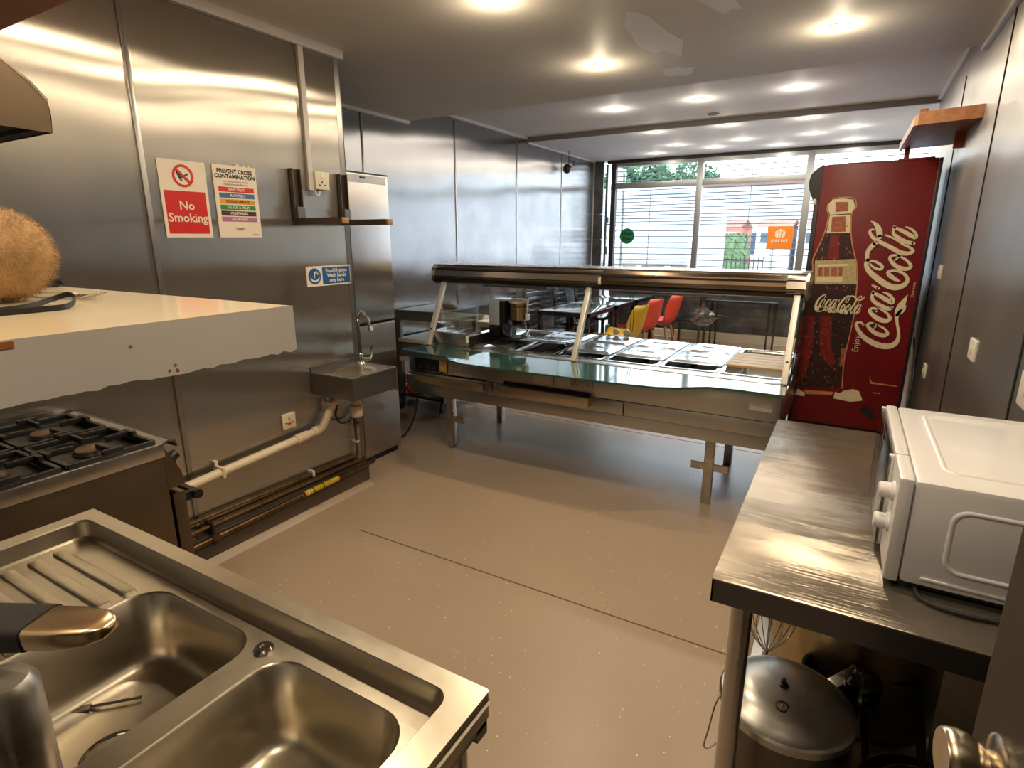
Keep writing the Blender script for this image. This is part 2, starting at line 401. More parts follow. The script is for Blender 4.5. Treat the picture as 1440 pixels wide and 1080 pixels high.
# ---- far left wall
wf = S('wall_left_far', MB().box(-3.64, -3.515, 2.44, 8.7, 0, 2.75), grout)
ys = (2.5, 3.62, 4.885, 6.11, 7.33, 8.46)
for a, b in zip(ys[:-1], ys[1:]):
    obj('steel_panel', MB().box(-3.515, -3.50, a+.003, b-.003, 0, 2.70), steelF, wf, 0)
for y in ys[1:-1]: obj('joint_strip', MB().box(-3.502, -3.493, y-.009, y+.009, 0, 2.53 if y < 4.2 else 2.66, .003), steelS, wf)
obj('end_strip', MB().box(-3.502, -3.488, 8.445, 8.475, 0, 2.64), whiteP, wf)
obj('ceiling_cover_strip', MB().box(-3.502, -3.465, 2.5, 4.185, 2.515, 2.54, .003), whiteP, wf)
obj('ceiling_cover_strip', MB().box(-3.502, -3.465, 4.19, 6.33, 2.675, 2.70, .003), whiteP, wf)
obj('ceiling_cover_strip', MB().box(-3.502, -3.475, 6.36, 8.46, 2.635, 2.655, .003), whiteP, wf)
# ---- right wall
wr = S('wall_right', MB().box(.505, .64, -1.3, 6.35, 0, 2.75), grout)
ys = (-1.3, 1.05, 2.27, 3.51, 4.85, 6.35)
for a, b in zip(ys[:-1], ys[1:]):
    obj('steel_panel', MB().box(.49, .505, a+.003, b-.003, 0, 2.70), steelR, wr, 0)
for y in ys[1:-1]: obj('joint_strip', MB().box(.485, .492, y-.007, y+.007, 0, 2.53, .002), blackM, wr)
obj('ceiling_cover_strip', MB().box(.462, .492, -1.3, 4.185, 2.512, 2.54, .003), whiteP, wr)
obj('ceiling_cover_strip', MB().box(.465, .492, 4.19, 6.33, 2.668, 2.70, .003), whiteP, wr)
S('wall_alcove', MB().box(.49, 1.3, 6.35, 6.40, 0, 2.75).box(1.2, 1.3, 6.35, 8.7, 0, 2.75), whiteP)
# ---- back wall with the doorway the photograph is taken from
wb = S('wall_back', MB().box(-2.7, -.48, -.20, -.10, 0, 2.54).box(.31, .6, -.20, -.10, 0, 2.54).box(-.48, .31, -.20, -.10, 2.08, 2.54)
       .box(-2.7, .6, -1.36, -1.3, 0, 2.6), whiteP)
# ---- front wall under the shop window, marble tiles
wfr = S('wall_front', MB().box(-3.2, 1.3, 8.49, 8.66, 0, .95).box(-3.64, -3.46, 8.46, 8.70, 0, 2.72), grout)
xs = [-3.2+.6*k for k in range(8)]
for i, x in enumerate(xs):
    for z0, z1 in ((.25, .475), (.48, .705), (.71, .945)):
        obj('marble_tile', MB().box(x+.003, min(x+.597, 1.2), 8.475, 8.492, z0, z1, .003), tileM, wfr, 0)
for k in range(7):
    obj('marble_tile', MB().box(-3.497, -3.343, 8.455, 8.49, .02+.376*k, .02+.376*k+.372, .003), tileM, wfr, 0)
obj('pipe_boxing', MB().box(-3.2, 1.2, 8.38, 8.476, .04, .235, .006), cream, wfr)
obj('pipe_boxing_lip', MB().box(-3.2, 1.2, 8.372, 8.39, .12, .135, .002), white, wfr)
obj('window_sill', MB().box(-3.22, 1.2, 8.40, 8.60, .945, .975, .006), whiteP, wfr)
# ---- shop window
wd = S('window_1', MB().box(-3.225, 1.2, 8.50, 8.58, 2.565, 2.64).box(-3.225, 1.2, 8.50, 8.58, .97, 1.02), alF)
def frame(n, *b, m=alF): return obj(n, MB().box(*b, .004), m, wd)
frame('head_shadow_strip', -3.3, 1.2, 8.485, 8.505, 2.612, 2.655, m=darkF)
frame('jamb', -3.235, -3.165, 8.49, 8.58, .97, 2.62, m=darkF)
frame('mullion', -1.985, -1.905, 8.49, 8.58, .97, 2.6); frame('mullion', -.63, -.545, 8.49, 8.58, .97, 2.6); frame('mullion', .70, .78, 8.49, 8.58, .97, 2.6)
for a, b in ((-3.165, -1.985), (-1.905, -.63), (-.545, .70), (.78, 1.2)):
    frame('transom', a, b, 8.495, 8.575, 2.255, 2.335)
    obj('glass_pane', MB().box(a, b, 8.535, 8.541, 1.02, 2.255), pane, wd, 0)
    obj('glass_pane', MB().box(a, b, 8.535, 8.541, 2.335, 2.565), pane, wd, 0)
# roller grille outside the glass: one rod per bar
rodM = mat('grille_rod', (120, 122, 126), .5, .4)
gr = thing('roller_grille', 'open roller grille of thin horizontal rods outside the shop window', 'grille', (-1, 8.75, 2.7))
k = 0; z = 2.66
proto = None
while z > 1.0:
    mb = MB().cyl((-3.3, 8.75, 0), (1.2, 8.75, 0), .0065, n=6)
    if proto is None:
        proto = obj('grille_rod', mb, rodM, gr, at=(-1, 8.75, 0)); proto.location = Vector((0, 0, z-2.7))
    else:
        c = proto.copy(); COL.objects.link(c); c.parent = gr; c.location = Vector((0, 0, z-2.7))
    z -= .070 if z > 2.2 else (.048 if z > 1.75 else .085)
for x in (-2.7, -1.3, -.2): obj('grille_link', MB().box(x-.004, x+.004, 8.742, 8.75, 1.0, 2.66), rodM, gr)
# shop door standing at the left end of the window, leaf turned outwards
d1 = S('door_1', MB().box(-3.36, -3.325, 8.60, 8.66, .02, 2.62).box(-3.36, -3.325, 9.35, 9.41, .02, 2.62).box(-3.36, -3.325, 8.66, 9.35, 2.28, 2.34)
       .box(-3.36, -3.325, 8.66, 9.35, 2.56, 2.62).box(-3.36, -3.325, 8.66, 9.35, .02, .14), alF)
obj('glass_pane', MB().box(-3.345, -3.34, 8.66, 9.35, .14, 2.28), pane, d1, 0); obj('glass_pane', MB().box(-3.345, -3.34, 8.66, 9.35, 2.34, 2.56), pane, d1, 0)
obj('pull_handle', MB().tube([(-3.32, 8.64, 1.55), (-3.27, 8.64, 1.55), (-3.27, 8.64, 1.75), (-3.32, 8.64, 1.75)], .012, 8), black, d1)
obj('lock_case', MB().box(-3.325, -3.30, 8.61, 8.66, 1.30, 1.42, .004).box(-3.325, -3.30, 8.61, 8.66, 1.78, 1.86, .004), white, d1)
# small window stickers
t = thing('round_sticker', 'round green sticker with black lettering on the left window pane', 'sticker', (-2.965, 8.534, 1.575))
obj('sticker_disc', MB().lathe([(.115, 0), (.115, .0015)], (-2.965, 8.534, 1.575), (0, -1, 0), 32), uberG, t)
text('lettering', 'Uber\nEats', .075, ink, t, (-2.965, 8.5315, 1.575), (1, 0, 0), (0, 0, 1), off=.002)
t = thing('square_sticker', 'orange square sticker with white house and fork emblem on the middle window pane', 'sticker', (-.85, 8.534, 1.55))
obj('sticker_square', MB().box(-1.01, -.695, 8.5325, 8.534, 1.405, 1.695), eatO, t)
hm = MB(); F_ = lambda u, v: Vector((-.852+u, 8.5315, 1.60+v))
flat(hm, [(-.06, -.03), (-.045, -.05), (-.018, -.05), (-.018, .0), (-.03, .02), (-.03, .035), (-.01, .035), (-.01, -.05), (.012, -.05), (.012, .035), (.032, .03), (.034, 0), (.022, -.01), (.022, -.05), (.045, -.05), (.06, -.03), (.062, .025), (.0, .062), (-.062, .025)], F_)
obj('emblem', hm, signW, t, 0)
text('lettering', 'JUST EAT', .05, signW, t, (-.852, 8.5315, 1.505), (1, 0, 0), (0, 0, 1), off=.002)
# ---- the door beside the camera
dr = S('door_2', MB().box(-.02, .02, 0, .735, .01, 2.04, .003), mat('door_paint', (54, 46, 36), .55, noise=(40, .08)))
dr.location = (.275, -.085, 0); dr.rotation_euler = (0, 0, math.radians(7.0))
def dpart(n, mb, m, sm=40):
    me_o = obj(n, mb, m, None, sm); me_o.parent = dr; return me_o
brushed = mat('brushed_knob', (196, 184, 164), .22, 1, aniso=(.7, (0, 1, 0)))
kc = Vector((-.02, .664, 1.086))
dpart('door_knob', MB().lathe([(.013, 0), (.013, .009), (.015, .013), (.020, .018), (.0245, .026), (.026, .035), (.0252, .043), (.0235, .046), (.0, .0448)], kc, (-1, 0, 0), 32), brushed)
dpart('rose', MB().lathe([(.031, 0), (.031, .004), (.027, .008), (.018, .011), (.014, .014)], kc, (-1, 0, 0), 32), brushed)
dpart('latch_plate', MB().box(-.011, .011, .734, .7365, 1.07, 1.20), steelS, 0)
# ---- overhead boarding at top left
single('overhead_boxing', MB().box(-2.55, -1.35, .60, .955, 2.205, 2.54, .006), brown, 'brown boarded boxing below the ceiling above the extraction hood', 'boxing', at=(-2, .7, 2.205))
# ================================================================== LAMPS
def spot(x, y, z, label, power, col, lm, r=.033):
    t = thing('ceiling_spotlight', label, 'light', (x, y, z), 'recessed ceiling spotlights')
    obj('bezel', MB().lathe([(r+.017, 0), (r+.016, -.004), (r+.003, -.006), (r, -.002), (r, .0)], (x, y, z), n=24, caps=False), signW, t)
    obj('lamp_lens', MB().lathe([(r, -.001), (.6*r, -.004), (0, -.005)], (x, y, z), n=20), lm, t)
    ld = bpy.data.lights.new('lamp', 'AREA'); ld.shape = 'DISK'; ld.size = 2*r; ld.energy = power; ld.color = col
    lo = bpy.data.objects.new('lamp_light', ld); COL.objects.link(lo); lo.parent = t; lo.location = (0, 0, -.012)
    ld = bpy.data.lights.new('added_ceiling_fill', 'POINT'); ld.shadow_soft_size = .02; ld.energy = power*.25; ld.color = col  # point light added below each fitting to brighten ceiling and walls
    lo = bpy.data.objects.new('added_ceiling_fill', ld); COL.objects.link(lo); lo.parent = t; lo.location = (0, 0, -.10)
    return t
WC = (1, .82, .58); WC2 = (1, .89, .74)
P1, P2, P3 = 15*WARM, 11*WARM, 7*WARM
spot(-1.43, 3.48, 2.54, 'warm spotlight in the low near ceiling, left one of the pair nearest the ceiling step', P1, WC, lampM)
spot(-.19, 3.47, 2.54, 'warm spotlight in the low near ceiling close to the right wall', P1, WC, lampM)
spot(-1.46, 2.36, 2.54, 'warm spotlight cut by the top edge of the photo', P1, WC, lampM)
spot(-.19, 2.36, 2.54, 'warm spotlight overhead, above the steel table', P1, WC, lampM)
spot(-1.46, 1.24, 2.54, 'warm spotlight overhead, above the left sink bowl', P1, WC, lampM)
spot(-.19, 1.24, 2.54, 'warm spotlight overhead, beside the half open door', P1, WC, lampM)
spot(-1.0, .12, 2.54, 'warm spotlight overhead, above the white shelf', P1*.45, WC, lampM)
spot(-.10, .12, 2.54, 'warm spotlight overhead, just inside the doorway', P1*.6, WC, lampM)
for x, nm in ((-2.05, 'left'), (-1.29, 'middle'), (-.53, 'right')):
    spot(x, 5.4, 2.70, 'spotlight in the middle raised ceiling strip, %s of its three' % nm, P2, WC2, lampF)
for x, nm in ((-2.0, 'left'), (-1.255, 'middle'), (-.514, 'right')):
    spot(x, 6.49, 2.655, 'spotlight in the far ceiling just past the step, %s of its row' % nm, P3, WC2, lampF)
for x, y, nm in ((-2.03, 7.5, 'left'), (-1.26, 7.47, 'second from left'), (-.525, 7.47, 'third from left'), (-.14, 7.23, 'right, above the red fridge')):
    spot(x, y, 2.655, 'spotlight in the middle row of the far ceiling, %s' % nm, P3, WC2, lampF)
for x, y, nm in ((-2.45, 8.07, 'left'), (-1.65, 7.9, 'second from left'), (-.935, 8.14, 'third from left'), (-.148, 8.13, 'right')):
    spot(x, y, 2.655, 'small spotlight in the row nearest the window, %s' % nm, P3, WC2, lampF)
t = thing('smoke_detector', 'small flat round detector on the ceiling just before the far step', 'detector', (-1.31, 6.09, 2.70))
obj('base', MB().lathe([(.055, 0), (.055, -.008), (.045, -.014), (0, -.016)], (-1.31, 6.09, 2.70)), mat('detector', (150, 148, 144), .5), t)
obj('vent_ring', MB().lathe([(.03, -.0155), (.026, -.024), (0, -.026)], (-1.31, 6.09, 2.70)), white, t)
# hanging black camera / sensor from the far ceiling
t = thing('hanging_camera', 'small black camera hanging on a thin rod from the far ceiling', 'camera', (-3.36, 7.25, 2.655))
obj('rod', MB().cyl((-3.36, 7.25, 2.655), (-3.36, 7.25, 2.47), .005, n=8), black, t)
obj('camera_body', MB().sphere((-3.37, 7.22, 2.43), .055, sq=(1, .9, 1.1)), black, t)
obj('bracket', MB().tube([(-3.36, 7.25, 2.53), (-3.29, 7.25, 2.52), (-3.28, 7.24, 2.47), (-3.34, 7.22, 2.43)], .007, 6), black, t)
# ================================================================== WALL FITTINGS, LEFT WALL (x = -2.56)
X = -2.56
def on_wall(u, v, e=.0): return Vector((X+e, u, v))
def plate_yz(mb, y0, y1, z0, z1, e0, e1, bev=0): return mb.box(X+e0, X+e1, y0, y1, z0, z1, bev)
Rw, Uw = (0, 1, 0), (0, 0, 1)
t = thing('no_smoking_sign', 'red and white No Smoking sign on the left steel wall', 'sign', (X, 1.54, 1.72))
obj('backing', plate_yz(MB(), 1.436, 1.648, 1.556, 1.879, 0, .003), signW, t, 0)
obj('red_panel', plate_yz(MB(), 1.450, 1.634, 1.572, 1.752, .003, .0038), redS, t, 0)
text('lettering', 'No\nSmoking', .052, signW, t, (X+.0045, 1.542, 1.664), Rw, Uw, off=.0008, spacing=1.0)
mb = MB(); fw = lambda u, v: Vector((X+.0048, 1.542+u, 1.815+v))
mb.add([fw(r*math.cos(2*PI*k/40), r*math.sin(2*PI*k/40)) for r in (.037, .047) for k in range(40)], [(k, (k+1) % 40, 40+(k+1) % 40, 40+k) for k in range(40)])
flat(mb, [(-.032, .023), (-.025, .031), (.032, -.023), (.025, -.031)], lambda u, v: fw(u, v)+Vector((.0006, 0, 0)))
obj('prohibition_ring', mb, redS, t, 0)
mb = MB(); fk = lambda u, v: Vector((X+.0044, 1.542+u, 1.815+v))
flat(mb, [(-.014, -.012), (.024, .006), (.021, .012), (-.016, -.005)], fk)
ribbon(mb, [(-.026, .016, .006), (-.022, .004, .006), (-.014, .004, .006), (-.018, -.008, .006), (-.008, -.018, .006)], fk)
obj('cigarette_symbol', mb, ink, t, 0)
t = thing('contamination_sign', 'cross contamination poster with coloured bands beside the No Smoking sign', 'sign', (X, 1.79, 1.72))
obj('backing', plate_yz(MB(), 1.682, 1.906, 1.556, 1.881, 0, .003), signW, t, 0)
text('heading', 'PREVENT CROSS\nCONTAMINATION', .0245, ink, t, (X+.0036, 1.794, 1.842), Rw, Uw, off=.0012, spacing=.95)
text('subheading', 'use correct colour coded\nchopping boards & knives', .0125, ink, t, (X+.0036, 1.794, 1.803), Rw, Uw)
rows = [('RAW MEAT', (196, 38, 34), signW), ('RAW FISH', (50, 104, 146), signW), ('COOKED MEATS', (210, 150, 40), ink), ('SALADS & FRUIT', (48, 124, 58), signW), ('VEGETABLES', (62, 28, 32), signW), ('ALLERGENS', (164, 108, 152), signW)]
for i, (s, c, tm) in enumerate(rows):
    z = 1.773-i*.0268
    bnd = obj('colour_band', MB().box(X+.003, X+.0036, 1.702, 1.886, z-.011, z+.011), mat('band_%d' % i, c, .45), t, 0)
    text('band_lettering', s, .0165, tm, bnd, (X+.0042, 1.794, z), Rw, Uw, off=.0004)
text('dairy_lettering', 'DAIRY', .018, ink, t, (X+.0036, 1.794, 1.594), Rw, Uw, off=.0004)
text('small_print', 'Hygiene', .010, ink, t, (X+.0036, 1.872, 1.570), Rw, Uw)
obj('hanging_tabs', MB().box(X, X+.004, 1.80, 1.82, 1.878, 1.888).box(X, X+.004, 1.84, 1.852, 1.878, 1.887).box(X, X+.004, 1.868, 1.876, 1.878, 1.886), signW, t, 0)
t = thing('handwash_sign', 'blue and white wash hands sign above the hand basin', 'sign', (X, 2.32, 1.345))
obj('backing', plate_yz(MB(), 2.158, 2.480, 1.291, 1.401, 0, .003), signW, t, 0)
obj('blue_panel', plate_yz(MB(), 2.268, 2.474, 1.299, 1.393, .003, .0038), signB, t, 0)
text('lettering', 'Food Hygiene\nWash hands\nonly here', .0285, signW, t, (X+.0045, 2.371, 1.346), Rw, Uw, off=.0008, spacing=.95)
obj('blue_roundel', MB().lathe([(.044, .003), (.044, .0038)], (X, 2.213, 1.346), (1, 0, 0), 32), signB, t)
mb = MB(); fh = lambda u, v: Vector((X+.0046, 2.213+u, 1.346+v))
ribbon(mb, [(.028, .016, .007), (.012, .024, .008), (.0, .018, .008), (-.002, .004, .006), (-.002, -.008, .004)], fh)
ribbon(mb, [(-.030, -.010, .006), (-.018, -.022, .010), (.0, -.027, .010), (.018, -.022, .010), (.030, -.010, .006)], fh)
flat(mb, [(.010, .026), (.030, .02), (.026, .006), (.012, .012)], fh)
obj('tap_symbol', mb, signW, t, 0)
# trunking with high switched spur
t = thing('cable_trunking', 'white cable trunking running up the wall to the ceiling', 'trunking', (X, 2.232, 2.18))
obj('channel', plate_yz(MB(), 2.214, 2.246, 1.80, 2.497, 0, .022, .003), whiteP, t)
t = thing('switched_socket', 'cream switched socket at the foot of the wall trunking', 'socket', (X, 2.29, 1.85))
obj('back_box', plate_yz(MB(), 2.247, 2.338, 1.808, 1.897, 0, .03, .004), cream, t)
obj('face_plate', plate_yz(MB(), 2.245, 2.340, 1.806, 1.899, .03, .037, .003), cream, t)
obj('rocker', plate_yz(MB(), 2.282, 2.298, 1.862, 1.884, .037, .041, .002), white, t)
obj('socket_slots', plate_yz(MB(), 2.286, 2.294, 1.838, 1.850, .0368, .0375).box(X+.0368, X+.0375, 2.265, 2.277, 1.826, 1.832).box(X+.0368, X+.0375, 2.303, 2.315, 1.826, 1.832), ink, t, 0)
obj('cable_loop', MB().tube(crom([(X+.02, 2.252, 1.808), (X+.02, 2.256, 1.785), (X+.02, 2.268, 1.776), (X+.02, 2.28, 1.785), (X+.02, 2.283, 1.808)], 5), .004, 8), white, t)
# low socket
def wall_socket(loc_y, loc_z, label, slots=True):
    t = thing('wall_socket', label, 'socket', (X, loc_y, loc_z), None)
    obj('face_plate', plate_yz(MB(), loc_y-.043, loc_y+.043, loc_z-.043, loc_z+.043, 0, .012, .004), cream, t)
    obj('socket_slots', MB().box(X+.0118, X+.0126, loc_y-.004, loc_y+.004, loc_z+.006, loc_z+.02).box(X+.0118, X+.0126, loc_y-.026, loc_y-.014, loc_z-.012, loc_z-.006).box(X+.0118, X+.0126, loc_y+.014, loc_y+.026, loc_z-.012, loc_z-.006), ink, t, 0)
    obj('rocker', MB().box(X+.012, X+.016, loc_y-.012, loc_y+.008, loc_z-.018, loc_z-.01, .001), redS, t)
    return t
wall_socket(1.945, .582, 'square cream wall socket above the white waste pipe')
# microwave brackets: two steel arms
for y, lab in ((2.13, 'steel wall bracket arm left of the cable trunking'), (2.455, 'steel wall bracket arm at the wall corner, right of the socket')):
    t = thing('wall_bracket', lab, 'bracket', (X, y, 1.75), 'pair of wall bracket arms')
    bd = mat('bracket_steel', (92, 84, 74), .4, .8) if 'bracket_steel' not in MATS else MATS['bracket_steel']
    obj('wall_channel', MB().box(X, X+.006, y-.028, y+.028, 1.64, 1.90).box(X, X+.03, y-.028, y-.023, 1.64, 1.90).box(X, X+.03, y+.023, y+.028, 1.64, 1.90), bd, t, 0)
    obj('arm', MB().box(X, X+.345, y-.022, y-.019, 1.622, 1.652).box(X, X+.345, y+.019, y+.022, 1.622, 1.652).box(X, X+.345, y-.022, y+.022, 1.649, 1.652), bd, t, 0)
    obj('arm_end_cap', MB().box(X+.345, X+.36, y-.022, y+.022, 1.622, 1.652, .005), MATS.get('cap_tan') or mat('cap_tan', (150, 112, 86), .5), t)
    obj('gusset', MB().box(X+.004, X+.045, y-.023, y+.023, 1.652, 1.71), steelS, t, 0)
# ---- hand basin on the wall
HB = (-2.56, -2.20, 2.14, 2.46)     # x0,x1,y0,y1
bx0, bx1, by0, by1 = -2.555, -2.235, 2.125, 2.47; bz = .815
t = thing('hand_basin', 'small square steel hand basin on the wall beside the tall fridge', 'basin', (-2.555, 2.3, bz))
cx, cy_ = -2.385, 2.285
circ = [(cx+.128*math.cos(2*PI*k/32), cy_+.128*math.sin(2*PI*k/32)) for k in range(32)]
mb = MB().plate([[(bx0, by0), (bx1, by0), (bx1, by1), (bx0, by1)], circ], bz)
z0 = bz-.125
mb.add([(bx0, by0, bz), (bx1, by0, bz), (bx1, by1, bz), (bx0, by1, bz), (bx0, by0, z0), (bx1, by0, z0), (bx1, by1, z0), (bx0, by1, z0)], [(0, 1, 5, 4), (1, 2, 6, 5), (2, 3, 7, 6), (3, 0, 4, 7)])
obj('basin_box', mb, steelS, t, 0)
obj('basin_rim', MB().bar((bx0, by0, bz), (bx1, by0, bz), .008, .008).bar((bx1, by0, bz), (bx1, by1, bz), .008, .008).bar((bx0, by1, bz), (bx1, by1, bz), .008, .008), steel, t)
obj('basin_bowl', MB().lathe([(.128, 0), (.122, -.01), (.11, -.05), (.085, -.09), (.03, -.105), (.0, -.106)], (cx, cy_, bz), n=32), mat('basin_lamp_gold', (206, 190, 160), .17, 1), t)  # polished bowl, golden lamp reflection put into its colour
obj('waste', MB().lathe([(.022, -.104), (.02, -.101), (0, -.102)], (cx, cy_, bz)), chrome, t)
obj('upstand', MB().box(bx0, bx0+.004, by0, by1, bz, bz+.03), steelS, t, 0)
t = thing('basin_tap', 'chrome swan neck tap on the hand basin', 'tap', (-2.48, 2.43, bz))
tx, ty = -2.475, 2.435
obj('tap_body', MB().lathe([(.026, 0), (.024, .01), (.017, .018), (.017, .06), (.013, .07)], (tx, ty, bz)), chrome, t)
sp = crom([(tx, ty, bz+.06), (tx, ty, bz+.20), (tx, ty-.003, bz+.27), (tx+.045, ty-.02, bz+.32), (tx+.11, ty-.04, bz+.30), (tx+.14, ty-.05, bz+.245)], 7)
obj('spout', MB().tube(sp, .0095, 10), chrome, t)
obj('aerator', MB().cyl(sp[-1], (tx+.146, ty-.052, bz+.222), .013, .012), chrome, t)
obj('lever', MB().cyl((tx, ty, bz+.035), (tx+.07, ty+.01, bz+.035), .010).tube([(tx+.06, ty+.01, bz+.035), (tx+.078, ty+.012, bz+.06), (tx+.082, ty+.012, bz+.115)], [.009, .007, .005], 8), chrome, t)
# waste trap and pipe
t = thing('waste_pipe', 'long white plastic waste pipe with trap from the hand basin to the cooker', 'pipe', (-2.5, 2.1, .5))
obj('pipe_run', MB().tube([(-2.505, 1.07, .430), (-2.505, 2.07, .488)], .022, 14), pipeW, t)
obj('elbow', MB().tube(crom([(-2.505, 2.06, .488), (-2.505, 2.11, .492), (-2.503, 2.14, .515), (-2.50, 2.20, .60), (-2.49, 2.24, .655)], 5), .0225, 14), pipeW, t)
obj('collar', MB().cyl((-2.505, 1.94, .4805), (-2.505, 2.02, .485), .027).cyl((-2.505, 2.06, .488), (-2.505, 2.10, .491), .027).cyl((-2.495, 2.215, .625), (-2.49, 2.24, .655), .027), pipeW, t)
obj('bottle_trap', MB().lathe([(0, 0), (.024, .003), (.034, .012), (.036, .05), (.038, .055), (.038, .075), (.028, .085), (.028, .13), (.034, .135), (.034, .155), (.02, .16)], (cx+.0, cy_, .535)), pipeW, t)
obj('trap_arm', MB().tube(crom([(cx, cy_, .645), (cx-.03, cy_, .665), (-2.46, 2.262, .672), (-2.49, 2.243, .655)], 5), .021, 12), pipeW, t)
for y in (1.50, 2.19):
    z = .425+(y-.98)*.0578+(.11 if y > 2.1 else 0)
    obj('pipe_clip', MB().box(-2.56, -2.48, y-.008, y+.008, z-.027, z+.027, .004).box(-2.56, -2.535, y-.008, y+.008, z+.02, z+.05, .003), pipeW, t)
t = thing('flexible_hose', 'black flexible tap hose looping under the hand basin', 'hose', (-2.5, 2.3, .6))
obj('hose', MB().tube(crom([(-2.49, 2.255, .66), (-2.49, 2.235, .60), (-2.495, 2.225, .545), (-2.50, 2.26, .49), (-2.515, 2.34, .475), (-2.525, 2.385, .50), (-2.525, 2.40, .57), (-2.52, 2.41, .66)], 8), .0065, 8), rubber, t)
# copper pipes along the wall foot
t = thing('copper_pipes', 'row of old copper pipes along the foot of the left wall', 'pipe', (-2.53, 1.8, .18))
obj('pipe', MB().cyl((-2.535, 1.02, .255), (-2.535, 2.41, .228), .0105, n=10), copper, t)
obj('pipe', MB().cyl((-2.535, 1.02, .197), (-2.535, 2.44, .188), .0105, n=10), copper, t)
obj('gas_pipe', MB().tube([(-2.515, 1.02, .128), (-2.515, 2.52, .150), (-2.54, 2.56, .150)], .014, 12), copper, t)
obj('riser', MB().cyl((-2.53, 2.405, .228), (-2.53, 2.405, .57), .0085, n=10), copper, t)
obj('isolating_valve', MB().cyl((-2.53, 2.405, .42), (-2.53, 2.405, .475), .014).cyl((-2.53, 2.405, .447), (-2.50, 2.405, .447), .009), copper, t)
obj('gas_tape', MB().cyl((-2.515, 1.97, .1420), (-2.515, 2.22, .1457), .0165, n=12), yelT, t)
for k in range(6): obj('tape_wrap', MB().cyl((-2.515, 1.99+.036*k, .1423+.00053*k), (-2.515, 1.996+.036*k, .1424+.00053*k), .0172, n=12), white if k in (0, 5) else ink if k % 2 else yelT, t)
for y, z in ((1.30, .250), (2.05, .235)): obj('pipe_clip', MB().box(-2.56, -2.518, y-.007, y+.007, z-.002, z+.022, .003).box(-2.525, -2.516, y-.007, y+.007, z-.014, z+.016, .003), white, t)
obj('pipe_clip', MB().box(-2.56, -2.515, 1.42, 1.434, .10, .215, .003), blackM, t)
obj('pipe_union', MB().cyl((-2.515, 1.41, .1337), (-2.515, 1.45, .1343), .021, n=6), copper, t)
obj('riser_clip', MB().box(-2.56, -2.518, 2.394, 2.416, .315, .327, .002), white, t)
# ---- tall fridge-freezer
fx, fy0, fy1, fz = -2.77, 2.51, 3.085, 1.955
t = thing('tall_fridge', 'tall brushed steel fridge freezer in the corner behind the hand basin', 'fridge', (-3.1, 2.8, 0))
obj('cabinet', MB().box(-3.42, fx-.065, fy0+.005, fy1-.005, .03, fz-.01), mat('fridge_side', (120, 120, 120), .5, .3), t, 0)
obj('upper_door', MB().box(fx-.06, fx, fy0, fy1, .997, fz-.002, .008), steelFr, t)
obj('lower_door', MB().box(fx-.06, fx, fy0, fy1, .045, .980, .008), steelFr, t)
obj('door_gap', MB().box(fx-.07, fx-.02, fy0+.01, fy1-.01, .975, 1.0), dark, t, 0)
obj('top_cap', MB().box(-3.42, fx-.003, fy0, fy1, fz-.004, fz+.006), black, t, 0)
obj('header_band', MB().box(fx-.001, fx+.0015, fy0+.03, fy1-.03, fz-.06, fz-.012), MATS['stainless'], t, 0)
obj('name_badge', MB().box(fx+.001, fx+.003, 2.82, 2.87, fz-.034, fz-.022), ink, t, 0)
obj('plinth', MB().box(-3.4, fx-.02, fy0+.02, fy1-.02, 0, .045), black, t, 0)
